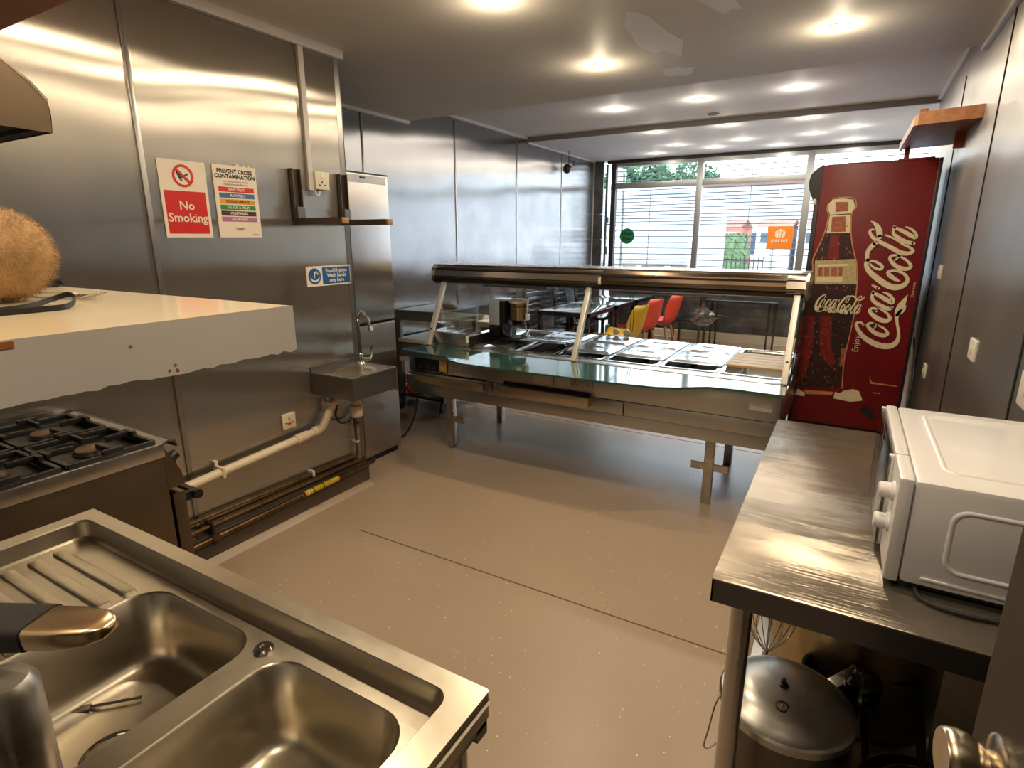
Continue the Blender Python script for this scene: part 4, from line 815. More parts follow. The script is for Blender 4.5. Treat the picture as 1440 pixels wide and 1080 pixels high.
dec('torn_paper', ['TORN1'], creamP, 2); dec('torn_paper', ['TORN2'], creamP, 2); dec('torn_edge', ['TORN3'], peach, 1); dec('torn_hole', ['HOLE'], blackM, 1); dec('scratches', ['SCR1', 'SCR2'], peach, 1)
random.seed(21); mbd = MB(); nd = 0
def inside(pt, poly):
    c = False; j = len(poly)-1
    for i in range(len(poly)):
        if (poly[i][1] > pt[1]) != (poly[j][1] > pt[1]) and pt[0] < (poly[j][0]-poly[i][0])*(pt[1]-poly[i][1])/(poly[j][1]-poly[i][1])+poly[i][0]: c = not c
        j = i
    return c
while nd < 150:
    u, v = random.uniform(-.26, .15), random.uniform(.45, 1.66)
    if not inside((u, v), DEC['BOT']) or inside((u, v), DEC['LABEL']) or 1.0 < v < 1.2: continue
    nd += 1; r_ = random.uniform(.0018, .0045)
    mbd.add([Vector((u+r_*math.cos(PI*q/3), FY-.0033, v+1.5*r_*math.sin(PI*q/3))) for q in range(6)], [tuple(range(6))])
obj('printed_droplets', mbd, amber, t, 0, kind='stuff')
mb = MB(); mb2 = MB()
for st in LOGO:
    ribbon(mb, st, lambda u, v: Vector((u, FY-.0026, v)), 6)
    ribbon(mb2, [(u+.006, v-.006, wv) for u, v, wv in st], lambda u, v: Vector((u, FY-.0018, v)), 6)
obj('script_logo', mb, creamP, t, 0); obj('logo_shadow', mb2, MATS.get('logo_outline') or mat('logo_outline', (52, 6, 10), .5), t, 0)
# the same script, small, across the bottle
vs = [p for st in LOGO for p in st]; v0 = min(p[1] for p in vs); u1 = max(p[0] for p in vs); u0 = min(p[0] for p in vs)
mb = MB(); v1 = max(p[1] for p in vs); sx_ = .285/(v1-v0); sz_ = .125/(u1-u0)
for st in LOGO:
    ribbon(mb, [(-.172+(v-v0)*sx_, 1.045+(u1-u)*sz_, wv*.36) for u, v, wv in st], lambda u, v: Vector((u, FY-.0036, v)), 5)
obj('bottle_logo', mb, creamP, t, 0)
text('lettering', 'Enjoy', .052, creamP, t, (.103, FY-.003, .845), (0, 0, 1), (-1, 0, 0), sx=1.0)
text('small_print', 'Coca-Cola', .022, creamP, t, (.372, FY-.003, 1.22), (0, 0, 1), (-1, 0, 0))
obj('power_cable', MB().tube(crom([(.43, 4.6, .9), (.45, 4.5, .7), (.44, 4.4, .45), (.45, 4.45, .2), (.45, 4.5, .02)], 6), .006, 6), rubber, t)
# ================================================================== RIGHT WALL FITTINGS (x = .49)
def rplate(y0, y1, z0, z1, label, nm='wall_switch', rock=True, cat='switch'):
    t = thing(nm, label, cat, (.49, (y0+y1)/2, (z0+z1)/2))
    obj('face_plate', MB().box(.478, .49, y0, y1, z0, z1, .004), white, t)
    if rock: obj('rocker', MB().box(.473, .478, (y0+y1)/2-.008, (y0+y1)/2+.008, (z0+z1)/2-.014, (z0+z1)/2+.014, .002), cream, t)
rplate(2.90, 3.03, 1.055, 1.14, 'white light switch on the right steel wall above the microwave')
rplate(4.36, 4.46, 1.30, 1.385, 'white wall plate high up beside the red fridge', 'wall_socket', cat='socket')
rplate(4.24, 4.34, .70, .785, 'white socket low down beside the red fridge', 'wall_socket', cat='socket')
rplate(2.00, 2.17, 1.07, 1.17, 'white socket plate at the right edge of the photo', 'wall_socket', cat='socket')
t = thing('wooden_shelf', 'brown wooden wall shelf high on the right wall above the red fridge', 'shelf', (.49, 4.5, 2.15))
pf = lambda u, v, h: Vector((u, v, h))
obj('shelf_board', MB().prism([(.22, 3.98), (.488, 3.90), (.488, 4.97), (.21, 5.08)], pf, 2.145, 2.172), wood, t, 0)
obj('end_fascia', MB().prism([(.222, 3.965), (.488, 3.885), (.488, 3.90), (.222, 3.98)], pf, 2.135, 2.20), wood, t, 0)
obj('front_edge', MB().prism([(.205, 3.975), (.222, 3.97), (.214, 5.08), (.197, 5.08)], pf, 2.135, 2.185), MATS.get('edge_pale') or mat('edge_pale', (206, 160, 120), .5), t, 0)
obj('corner_block', MB().box(.222, .262, 4.0, 4.05, 2.17, 2.222, .003), wood, t)
obj('wall_bracket', MB().box(.44, .488, 4.42, 4.45, 2.06, 2.145).box(.23, .26, 5.0, 5.03, 2.06, 2.145), brown, t, 0)
# ================================================================== STEEL TABLE ON THE RIGHT
TZ = .85
t = thing('steel_table', 'long stainless steel work table with round legs along the right wall', 'table', (.15, 1.77, 0))
obj('tabletop', MB().box(-.172, .485, 1.135, 2.395, TZ-.004, TZ, .002), steelT, t)
ap = mat('table_edge', (112, 112, 118), .26, 1, noise=(6, .10), aniso=(.5, HX))
obj('apron', MB().box(-.171, .484, 1.136, 1.140, TZ-.056, TZ-.003).box(-.171, -.167, 1.136, 2.394, TZ-.056, TZ-.003).box(-.171, .484, 2.390, 2.394, TZ-.056, TZ-.003), ap, t, 0)
for x, y in ((-.112, 1.20), (.43, 1.20), (-.112, 2.33), (.43, 2.33)):
    lg = obj('leg', MB().cyl((x, y, .03), (x, y, TZ-.006), .0225, n=20), steel, t)
    obj('foot', MB().lathe([(.019, 0), (.021, .01), (.017, .03)], (x, y, 0)), black, lg)
obj('undershelf', MB().box(-.13, .46, 1.18, 2.35, .145, .165, .003), steelC, t)
# microwave
t = thing('microwave', 'white microwave oven on the steel table', 'microwave', (.32, 1.58, TZ))
mx0, mx1, my0, my1, mz0, mz1 = .165, .475, 1.288, 1.875, .866, 1.088
obj('casing', MB().box(mx0, mx1, my0, my1, mz0, mz1, .010), mwM, t)
obj('front_body', MB().box(.138, mx0-.001, my0-.001, my1+.001, mz0-.003, mz1+.001, .006), mwM, t)
obj('door_glass', MB().box(.126, .137, my0+.15, my1, mz0, mz1-.006, .004), MATS.get('door_tint') or glass('door_tint', (.62, .60, .56), .12), t)
obj('door_frame', MB().box(.128, .138, my0+.15, my0+.165, mz0, mz1-.004, .003).box(.128, .138, my1-.02, my1, mz0, mz1-.004, .003), mwM, t)
obj('top_seam', MB().box(.138, mx0, my0+.150, my0+.152, mz1+.0005, mz1+.0015), MATS.get('seam_grey') or mat('seam_grey', (150, 138, 122), .6), t, 0)
for z in (1.035, .965):
    kn = obj('control_knob', MB().lathe([(.021, 0), (.021, .004), (.017, .006), (.0165, .026), (.014, .028), (0, .028)], (.138, my0+.062, z), (-1, 0, 0), 28), mwM, t)
# raised outline on the side and on the top
def ring(mb, y0, y1, z0, z1, r, wd, fn, d):
    a = rrect(y0, y1, z0, z1, r, 0, 8); b = rrect(y0+wd, y1-wd, z0+wd, z1-wd, r-wd*.5, 0, 8); n = len(a)
    vs = [fn(p[0], p[1], 0) for p in a]+[fn((p[0]*.6+q[0]*.4), (p[1]*.6+q[1]*.4), d) for p, q in zip(a, b)]+[fn(p[0], p[1], d*.8) for p in b]+[fn(q[0]+(q[0]-p[0])*.3, q[1]+(q[1]-p[1])*.3, 0) for p, q in zip(a, b)]
    return mb.add(vs, [(i*n+k, i*n+(k+1) % n, (i+1)*n+(k+1) % n, (i+1)*n+k) for i in range(3) for k in range(n)])
obj('side_emboss', ring(MB(), .228, .452, .905, 1.045, .03, .008, lambda u, v, d: Vector((u, my0-d, v)), .0035), mwM, t, 60)
obj('top_emboss', ring(MB(), .215, .455, 1.36, 1.82, .03, .008, lambda u, v, d: Vector((u, v, mz1+d)), .003), mwM, t, 60)
obj('base_ridge', MB().bar((.20, my0-.001, .884), (.47, my0-.001, .880), .004, .006, bev=.0015), mwM, t)
obj('screw', MB().lathe([(.005, 0), (.005, .0015), (0, .002)], (.385, my0, .877), (0, -1, 0), 12), chrome, t)
obj('base_plate', MB().box(.16, .47, my0+.01, my1-.01, .858, .867), blackM, t, 0)
for x, y in ((.18, 1.31), (.45, 1.31), (.18, 1.85), (.45, 1.85)): obj('foot', MB().cyl((x, y, TZ), (x, y, .862), .012, n=12), black, t)
single('microwave_cable', MB().tube(crom([(.195, 1.30, .858), (.20, 1.265, .855), (.23, 1.245, .8545), (.28, 1.24, .8545), (.34, 1.25, .8545), (.42, 1.262, .8545), (.47, 1.30, .8545)], 6), .0045, 8), rubber, 'black power cable lying in front of the microwave', 'cable', at=(.3, 1.25, TZ))
# ================================================================== POTS ON THE UNDERSHELF
SZ = .165
def pot(mb, c, r, h, z, th=.004, fl=.004):
    return mb.lathe([(r*.94, 0), (r, .01), (r, h), (r+fl, h+.003), (r+fl, h+.006), (r-th, h+.004), (r-th, .014), (0, .012)], (c[0], c[1], z), n=40)
pc = (-.005, 1.415)
t = thing('pressure_cooker', 'aluminium pressure cooker with a domed lid behind the front table leg', 'pot', (pc[0], pc[1], SZ))
dkAl = mat('pot_side', (104, 98, 90), .4, 1, noise=(10, .15))
obj('pot_body', pot(MB(), pc, .150, .20, SZ), dkAl, t)
lid = obj('lid', MB().lathe([(.158, .200), (.162, .204), (.162, .222), (.157, .228), (.148, .229), (.140, .236), (.134, .238), (.12, .250), (.08, .262), (.03, .267), (0, .268)], (pc[0], pc[1], SZ), n=48), alum, t)
obj('vent_weight', MB().lathe([(.012, .266), (.012, .272), (.007, .274), (.007, .284), (0, .285)], (pc[0]-.01, pc[1]-.005, SZ), n=18), black, lid)
obj('valve_ring', MB().lathe([(.017, .0), (.017, .003), (.012, .004), (.012, 0)], (pc[0]-.005, pc[1]-.075, SZ+.259), (0, -.2, 1), 24), black, lid)
obj('valve_cap', MB().lathe([(.007, 0), (.006, .003), (0, .004)], (pc[0]-.005, pc[1]-.075, SZ+.259), (0, -.2, 1), 16), steel, lid)
hb = obj('side_handle', MB().bar((pc[0]+.10, pc[1]+.125, SZ+.215), (pc[0]+.155, pc[1]+.185, SZ+.235), .035, .010, bev=.003), alum, t)
obj('handle_grip', MB().bar((pc[0]+.155, pc[1]+.185, SZ+.225), (pc[0]+.165, pc[1]+.195, SZ+.238), .04, .022, bev=.004), MATS['pale_wood'], hb)
obj('wire_loop', MB().tube(crom([(-.155, 1.36, .38), (-.165, 1.34, .35), (-.172, 1.32, .29), (-.178, 1.31, .245), (-.165, 1.315, .24), (-.15, 1.33, .25)], 5), .0022, 6), steel, t)
bp = (.16, 1.86)
t = thing('stock_pot', 'large pale aluminium stock pot at the back of the table shelf', 'pot', (bp[0], bp[1], SZ))
obj('pot_body', pot(MB(), bp, .235, .40, SZ, .004, .006), MATS.get('pot_tan') or mat('pot_tan', (176, 158, 126), .42, 1, noise=(8, .12)), t)
obj('side_handle', MB().tube(crom([(bp[0]-.15, bp[1]-.185, SZ+.33), (bp[0]-.17, bp[1]-.22, SZ+.33), (bp[0]-.09, bp[1]-.255, SZ+.33), (bp[0]-.07, bp[1]-.225, SZ+.33)], 5), .007, 8), steel, t)
t = thing('round_baking_tin', 'wide black round tin lying in the top of the stock pot', 'tin', (.17, 1.85, .50))
obj('tin_body', MB().lathe([(.16, 0), (.19, .01), (.215, .07), (.222, .075), (.212, .072), (.185, .014), (0, .012)], (.17, 1.85, .50), n=40), black, t)
obj('inner_tin', MB().lathe([(.13, .016), (.17, .06), (.175, .066), (.165, .062), (.125, .022), (0, .02)], (.19, 1.86, .50), n=36), blackM, t)
single('orange_dish', MB().lathe([(.05, 0), (.085, .025), (.09, .03), (.08, .03), (.045, .006), (0, .006)], (.055, 1.78, .545)), mat('terracotta', (168, 84, 40), .5), 'orange dish resting on the rim of the stock pot', 'dish', at=(.055, 1.78, .545))
# whisk behind the pressure cooker, heads up
t = thing('wire_whisk', 'balloon whisk of bent steel wires standing behind the pressure cooker', 'whisk', (-.075, 1.62, SZ))
obj('whisk_handle', MB().cyl((-.075, 1.62, SZ), (-.073, 1.64, .34), .012), steel, t)
for k in range(6):
    a = PI*k/6; c = math.cos(a)*.055; s = math.sin(a)*.055
    obj('wire', MB().tube(crom([(-.073, 1.64, .34), (-.073+c, 1.64+s, .42), (-.073+c*1.15, 1.645+s, .50), (-.073, 1.645, .555), (-.073-c*1.15, 1.645-s, .50), (-.073-c, 1.64-s, .42), (-.073, 1.64, .34)], 5), .0018, 5), steel, t)
# nested black pans
def fry(c, r, h, z, label, hd=None, hl=.2, tilt=0):
    t = thing('frying_pan', label, 'frying pan', (c[0], c[1], z))
    obj('pan_body', MB().lathe([(r*.78, 0), (r*.86, .006), (r, h), (r+.003, h+.002), (r-.003, h), (r*.82, .010), (0, .008)], (c[0], c[1], z), n=40), black, t)
    obj('pan_rim', MB().lathe([(r+.0032, h), (r+.0036, h+.003), (r-.001, h+.0034), (r-.0014, h+.001)], (c[0], c[1], z), n=40, caps=False), steel, t)
    if hd:
        a = math.radians(hd); p0 = Vector((c[0]+r*.97*math.cos(a), c[1]+r*.97*math.sin(a), z+h*.8)); p1 = p0+Vector((math.cos(a)*hl, math.sin(a)*hl, tilt))
        h_o = obj('handle', MB().bar(p0, p0.lerp(p1, .85), .022, .014, bev=.005).bar(p0.lerp(p1, .82), p1, .034, .014, bev=.006), blackM, t)
    return t
fry((.322, 1.40), .150, .075, SZ+.001, 'wide black frying pan on the shelf beside the pressure cooker', 75, .18, .12)
fry((.326, 1.39), .118, .075, SZ+.012, 'smaller black frying pan nested in the wide one', 95, .22, .17)
t = thing('black_ladle', 'shiny black ladle standing among the frying pans', 'ladle', (.17, 1.52, SZ))
mb = MB().sphere((.168, 1.545, .40), .045, 20, 12, (1, .55, 1.35)); obj('ladle_bowl', mb, MATS.get('gloss_black') or mat('gloss_black', (22, 20, 19), .12), t)
obj('ladle_handle', MB().tube([(.175, 1.54, .36), (.20, 1.535, SZ+.03)], .009, 8), black, t)
t = thing('black_saucepan', 'dark saucepan standing between the pressure cooker and the frying pans', 'pan', (.12, 1.60, SZ))
obj('pan_body', pot(MB(), (.10, 1.615), .075, .20, SZ), blackM, t)
obj('handle', MB().bar((.17, 1.64, SZ+.19), (.30, 1.66, SZ+.22), .02, .012, bev=.004), black, t)
single('leaning_board', MB().box(.335, .483, 1.60, 1.612, SZ, .60, .005), MATS['print_cream'], 'pale board leaning at the back of the table shelf', 'board', at=(.40, 1.6, SZ))
# ================================================================== SINK UNIT
sx0, sx1, sy0, sy1 = -1.565, -.387, .0, .596; RZ = .895; DZ = .853
t = thing('double_sink', 'stainless double bowl sink unit with ribbed drainer', 'sink', (-.97, .3, 0))
rim_o = rrect(sx0, sx1, sy0, sy1, .006, RZ); rim_i = rrect(sx0+.036, sx1-.046, sy0+.03, sy1-.034, .028, RZ)
dk_o = rrect(sx0+.046, sx1-.054, sy0+.034, sy1-.042, .028, DZ+.004)
obj('rim', MB().loft([rrect(sx0, sx1, sy0, sy1, .006, RZ-.045), rrect(sx0, sx1, sy0, sy1, .006, RZ-.022), rrect(sx0-.003, sx1+.003, sy0, sy1+.003, .006, RZ-.019), rrect(sx0, sx1, sy0, sy1, .006, RZ-.016), rim_o, rim_i, rrect(sx0+.040, sx1-.049, sy0+.032, sy1-.037, .028, RZ-.004), dk_o, rrect(sx0+.052, sx1-.06, sy0+.04, sy1-.048, .03, DZ)]), steelK, t, 30)
b1 = (-1.165, -.828, .145, .526); b2 = (-.775, -.468, .145, .522); dr_ = (-1.500, -1.195, .07, .535)
hole1 = rrect(*b1, .06, DZ, 7); hole2 = rrect(*b2, .06, DZ, 7)
deck = MB().plate([[(p[0], p[1]) for p in rrect(sx0+.052, sx1-.06, sy0+.04, sy1-.048, .03)], [(p[0], p[1]) for p in hole1], [(p[0], p[1]) for p in hole2]], DZ)
obj('deck', deck, steelK, t, 0)
for bb, nm in ((b1, 'left_bowl'), (b2, 'right_bowl')):
    x0, x1, y0, y1 = bb
    loops = [rrect(x0, x1, y0, y1, .06, DZ, 7), rrect(x0+.004, x1-.004, y0+.004, y1-.004, .06, DZ-.004, 7), rrect(x0+.014, x1-.014, y0+.014, y1-.014, .06, DZ-.11, 7), rrect(x0+.018, x1-.018, y0+.018, y1-.018, .06, DZ-.135, 7), rrect(x0+.032, x1-.032, y0+.032, y1-.032, .05, DZ-.146, 7), rrect(x0+.055, x1-.055, y0+.055, y1-.055, .04, DZ-.154, 7)]
    bo = obj('bowl', MB().loft(loops, False, True), steelK, t, 50)
    wc = ((x0+x1)/2+(.015 if bb is b1 else .0), (y0+y1)/2-.005, DZ-.154)
    obj('strainer', MB().lathe([(.050, .0012), (.048, .004), (.043, .003), (.036, -.010), (.022, -.012), (.016, -.003), (.006, .004), (0, .005)], wc, n=32), chrome, bo)
ribM = steelK
for k in range(9):
    y = .098+.048*k
    obj('drainer_rib', MB().loft([rrect(-1.485, -1.175, y-.0125, y+.0125, .003, DZ-.001), rrect(-1.484, -1.178, y-.0115, y+.0115, .003, DZ+.0050), rrect(-1.482, -1.182, y-.010, y+.010, .003, DZ+.0058)], False, True), ribM, t, 30)
obj('tap_hole_cap', MB().lathe([(.017, 0), (.017, .004), (.013, .008), (.006, .008), (.004, .006), (0, .006)], (-.803, .512, DZ), n=24), chrome, t)
for x, y in ((sx1-.035, sy1-.045), (sx0+.04, sy1-.045), (sx1-.035, .04), (sx0+.04, .04)):
    lg = obj('leg', MB().cyl((x, y, .03), (x, y, RZ-.04), .019, n=18), steel, t)
    obj('foot', MB().lathe([(.016, 0), (.018, .01), (.015, .03)], (x, y, 0)), black, lg)
obj('frame_rail', MB().box(sx0+.004, sx1-.004, sy1-.03, sy1-.004, RZ-.075, RZ-.03).box(sx1-.03, sx1-.004, .01, sy1-.004, RZ-.06, RZ-.03), steelS, t, 0)
single('spoon_rest', MB().tube([(-1.12, .36, .7065), (-1.06, .42, .7075)], .003, 6).bar((-1.15, .325, .7065), (-1.12, .36, .7065), .012, .004), steel, 'thin steel utensil lying in the left sink bowl', 'utensil', at=(-1.1, .38, .705))
# tall tap at the left
t = thing('sink_tap', 'worn tall lever tap standing at the back of the sink', 'tap', (-.457, .10, DZ))
worn = mat('worn_chrome', (196, 190, 178), .38, 1, noise=(18, .35), rvar=.12)
obj('tap_body', MB().lathe([(.034, 0), (.032, .010), (.022, .02), (.0215, .12), (.0225, .34), (.0225, .405), (.018, .412), (0, .413)], (-.457, .10, DZ), n=28), worn, t)
lv = MB()
A_ = Vector((-.56, .056, 1.297)); B_ = Vector((-.368, .1375, 1.316)); dd = (B_-A_).normalized(); sd = dd.cross(Vector((0, 0, 1))).normalized(); uu = sd.cross(dd)
sec = []
for f, wv, hv in ((0, .016, .010), (.55, .0155, .009), (.85, .015, .007), (.95, .0125, .0055), (.99, .007, .004), (1, .002, .0015)):
    c = A_.lerp(B_, f); sec.append([c+sd*wv*math.copysign(abs(math.cos(a))**.4, math.cos(a))+uu*hv*math.copysign(abs(math.sin(a))**.4, math.sin(a)) for a in [2*PI*k/20 for k in range(20)]])
obj('lever', lv.loft(sec, True, True), MATS.get('worn_lever') or mat('worn_lever', (196, 172, 136), .26, 1, noise=(12, .25)), t, 50)
sec = [[p+(p-A_.lerp(B_, f)).normalized()*.0008 for p in s_] for f, s_ in zip((0, .55, .76), (sec[0], sec[1], [A_.lerp(B_, .76)+sd*.0155*math.copysign(abs(math.cos(a))**.4, math.cos(a))+uu*.0078*math.copysign(abs(math.sin(a))**.4, math.sin(a)) for a in [2*PI*k/20 for k in range(20)]]))]
obj('black_coating', MB().loft(sec, True, True), MATS.get('flaking_black') or mat('flaking_black', (24, 20, 17), .65, noise=(40, .4)), t, 50)
# ================================================================== COOKER
kx0, kx1, ky0, ky1, kz = -2.54, -1.895, .12, .945, .89
t = thing('gas_range', 'steel gas cooker with black cast iron pan supports beside the sink', 'cooker', (-2.2, .5, 0))
rangeM = mat('range_steel', (112, 96, 78), .36, 1, noise=(5, .12), aniso=(.5, (0, 0, 1)))
obj('side_panel', MB().box(kx1-.02, kx1, ky0, ky1, .10, kz-.045, .002), rangeM, t)
obj('hob_side_strip', MB().box(kx1-.015, kx1+.006, ky0, ky1+.004, kz-.043, kz+.004, .003), steel, t)
obj('cabinet', MB().box(kx0, kx1-.02, ky0, ky1-.01, .10, kz-.05), MATS.get('range_dark') or mat('range_dark', (40, 36, 32), .5), t, 0)
obj('hob_tray', MB().box(kx0+.01, kx1-.018, ky0+.01, ky1-.01, kz-.05, kz-.015), iron, t, 0)
obj('front_panel', MB().prism([(ky1, kz), (ky1+.05, kz-.11), (ky1+.055, kz-.16), (ky1, kz-.16)], lambda u, v, h: Vector((h, u, v)), kx0, kx1), rangeM, t, 0)
obj('hob_lip', MB().prism([(ky1-.01, kz-.003), (ky1+.02, kz+.012), (ky1+.045, kz+.004), (ky1+.05, kz-.02), (ky1+.045, kz-.02), (ky1+.04, kz), (ky1+.02, kz+.006), (ky1-.01, kz-.01)], lambda u, v, h: Vector((h, u, v)), kx0, kx1+.004), steelS, t, 0)
for k in range(5):
    kn = obj('control_knob', MB().lathe([(.026, 0), (.026, .012), (.018, .018), (.017, .036), (0, .038)], (kx1-.045-.125*k, ky1+.033, kz-.075), (0, .9, .42), 20), black, t)
    obj('knob_plate', MB().lathe([(.034, 0), (.034, .003), (0, .003)], (kx1-.045-.125*k, ky1+.030, kz-.076), (0, .9, .42), 20), white, kn)
obj('oven_door', MB().box(kx0+.01, kx1-.004, ky1+.012, ky1+.055, .16, kz-.185, .004), rangeM, t)
obj('door_handle', MB().cyl((kx0+.05, ky1+.095, kz-.215), (kx1+.004, ky1+.095, kz-.215), .017, n=14).box(kx1-.03, kx1-.01, ky1+.055, ky1+.095, kz-.23, kz-.20).box(kx0+.06, kx0+.08, ky1+.055, ky1+.095, kz-.23, kz-.20), black, t)
for x in (kx0+.04, kx1-.04):
    for y in (ky0+.05, ky1-.05): obj('foot', MB().cyl((x, y, 0), (x, y, .105), .022, n=14), steelS, t)
for i, xc in enumerate((-2.06, -2.375)):
    for j, yc in enumerate((.28, .545, .81)):
        ps = MB(); z = kz+.006
        for s in (-1, 1):
            ps.bar((xc-.142, yc+s*.122, z), (xc+.142, yc+s*.122, z), .014, .018, bev=.003).bar((xc+s*.142, yc-.122, z), (xc+s*.142, yc+.122, z), .014, .018, bev=.003)
            ps.bar((xc+s*.13, yc, z+.012), (xc+s*.045, yc, z+.010), .012, .020, bev=.004).bar((xc, yc+s*.115, z+.012), (xc, yc+s*.045, z+.010), .012, .020, bev=.004)
            ps.box(xc+s*.142-.008, xc+s*.142+.008, yc-.03, yc+.03, z, z+.022, .004).box(xc-.03, xc+.03, yc+s*.122-.008, yc+s*.122+.008, z, z+.022, .004)
        obj('pan_support', ps, iron, t)
        bh = obj('burner_head', MB().lathe([(.05, -.012), (.052, 0), (.046, .006), (.044, .006)], (xc, yc, kz-.012), n=28), iron, t)
        obj('burner_cap', MB().lathe([(.045, 0), (.045, .007), (.038, .011), (0, .012)], (xc, yc, kz-.006), n=28), MATS.get('burner_cap') or mat('burner_cap', (112, 92, 72), .5, .6, noise=(20, .25)), bh)
# ================================================================== EXTRACTION HOOD
hx0, hx1 = -2.555, -1.897
t = thing('extraction_hood', 'stainless extraction hood with sloping front above the cooker', 'hood', (-2.2, .4, 1.83))
hp = [(.06, 1.845), (.802, 1.826), (.804, 1.905), (.775, 1.942), (.06, 2.20+.06)]
hpi = [(.06, 1.845), (.802, 1.826), (.804, 1.905), (.772, 1.945), (.69, 2.01), (.45, 2.20), (.06, 2.20)]
yz = lambda u, v, h: Vector((h, u, v))
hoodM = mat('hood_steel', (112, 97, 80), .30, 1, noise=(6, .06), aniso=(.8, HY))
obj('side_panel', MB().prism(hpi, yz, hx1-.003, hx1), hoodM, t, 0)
obj('side_panel', MB().prism(hpi, yz, hx0, hx0+.003), steel, t, 0)
mb = MB(); fr_ = [(.802, 1.826), (.806, 1.87), (.804, 1.905), (.772, 1.945), (.69, 2.01), (.45, 2.20)]
n = len(fr_); mb.add([Vector((x, u, v)) for x in (hx0, hx1) for u, v in fr_], [(i, i+1, n+i+1, n+i) for i in range(n-1)])
obj('front_skin', mb, steel, t, 40)
obj('edge_trim', MB().tube([(hx1+.001, u, v) for u, v in fr_[2:]], .003, 6), chrome, t)
obj('top_skin', MB().box(hx0, hx1, .06, .45, 2.198, 2.203), steel, t, 0)
obj('grease_gutter', MB().box(hx0+.004, hx1-.006, .765, .799, 1.829, 1.842), blackM, t, 0)
for k in range(3): obj('baffle_filter', MB().box(hx0+.02+.21*k, hx0+.21+.21*k, .20, .62, 1.99, 2.0), dark, t, 0)
# ================================================================== WHITE SHELF AND WHAT LIES ON IT
t = thing('white_shelf', 'thick white painted shelf with chipped lower edge above the sink', 'shelf', (-1.4, .25, 1.406))
shx0, shx1, shy0, shy1, shz = -2.30, -.628, -.098, .503, 1.4645
topM = mat('shelf_top', (218, 202, 172), .14, spec=.6, noise=(6, .05))
obj('shelf_top', MB().box(shx0, shx1-.002, shy0, shy1-.002, shz-.004, shz), topM, t, 0)
random.seed(5)
mb = MB(); N_ = 60; vs = []
for i in range(N_+1):
    y = shy0+(shy1-shy0)*i/N_; j = random.uniform(-.0025, .0015)*(1 if y > .24 else .25)
    vs += [(shx1, y, shz), (shx1, y, shz-.0585+j), (shx1-.012, y, shz-.0585+j)]
mb.add(vs, [(3*i+a, 3*i+3+a, 3*i+4+a, 3*i+1+a) for i in range(N_) for a in (0, 1)])
obj('front_fascia', mb, whiteP, t, 30)
obj('shelf_core', MB().box(shx0, shx1-.001, shy0, shy1, shz-.056, shz-.004), whiteP, t, 0)
for y, z in ((.334, 1.4105), (.341, 1.4155), (.342, 1.410), (.343, 1.4085), (.299, 1.443)): obj('chip', MB().cyl((shx1-.001, y, z), (shx1+.0004, y, z), .0016, n=7), brown, t)
obj('edge_stain', MB().box(shx1-.001, shx1+.0005, .178, .205, shz-.0075, shz-.0012), brown, t, 0)
# fuzzy tan pompom
pc_ = Vector((-1.02, .335, shz+.064)); R_ = .070
t = thing('fur_pompom', 'tan fur pompom standing on the white shelf', 'pompom', (pc_.x, pc_.y, shz))
obj('fur_core', MB().sphere(pc_, R_*.92, 32, 20, (1, 1, .96)), fur, t, 80)
random.seed(2); mb = MB()
for k in range(9000):
    zz = random.uniform(-1, 1); a = random.uniform(0, 2*PI); rr = math.sqrt(1-zz*zz); d = Vector((rr*math.cos(a), rr*math.sin(a), zz*.96))
    tg = d.orthogonal().normalized(); tg.rotate(__import__('mathutils').Quaternion(d, random.uniform(0, 6.28)))
    p0 = pc_+d*R_*.88; p1 = pc_+(d*random.uniform(.97, 1.04)+tg*.20)*R_; s = d.cross(tg)*.0004
    mb.add([p0-s, p0+s, p1], [(0, 1, 2)])
obj('fur', mb, fur, t, 0, kind='stuff')
stp = MB(); sp_ = crom([(-.845, .245, shz+.004), (-.872, .305, shz+.004), (-.925, .352, shz+.006), (-.925, .372, shz+.011), (-.880, .362, shz+.010), (-.845, .340, shz+.004), (-.835, .315, shz+.003), (-.835, .250, shz+.003)], 6)
stp.loft([[Vector(c)+Vector((0, 0, dz))+o for dz, o in ((-.003, Vector((.0012, 0, 0))), (.004, Vector((.0012, 0, 0))), (.004, Vector((-.0012, 0, 0))), (-.003, Vector((-.0012, 0, 0))))] for c in sp_], True, True)
single('black_strap', stp, mat('strap_black', (22, 16, 16), .5), 'black looped strap lying in front of the fur pompom', 'strap', at=(-.86, .3, shz))
t = thing('steel_fork', 'steel fork lying on the white shelf behind the black strap', 'fork', (-1.0, .41, shz))
fk = lambda s, o, z: Vector((-1.012, .400, shz+z))+Vector((.97, .20, 0))*s+Vector((-.20, .97, 0))*o
obj('fork_handle', MB().loft([[fk(s, o*wv, z) for o, z in ((-1, .003+h), (1, .003+h), (1, .005+h), (-1, .005+h))] for s, wv, h in ((-.09, .006, 0), (0, .004, .004), (.02, .006, .003), (.035, .011, .001))], True, True), chrome, t, 40)
for k in range(4):
    o = (-.0095+.0063*k)
    obj('tine', MB().tube([fk(.033, o, .004), fk(.055, o, .0035), fk(.082, o*1.05, .010)], [.0018, .0017, .0009], 6), chrome, t)
t = thing('black_handled_knife', 'black handle lying on the white shelf behind the fur pompom', 'knife', (-1.3, .47, shz))
obj('handle', MB().bar((-1.37, .470, shz+.011), (-1.245, .490, shz+.011), .020, .021, bev=.007), black, t)
obj('blade', MB().bar((-1.53, .446, shz+.010), (-1.37, .470, shz+.010), .0015, .018), chrome, t, 0)
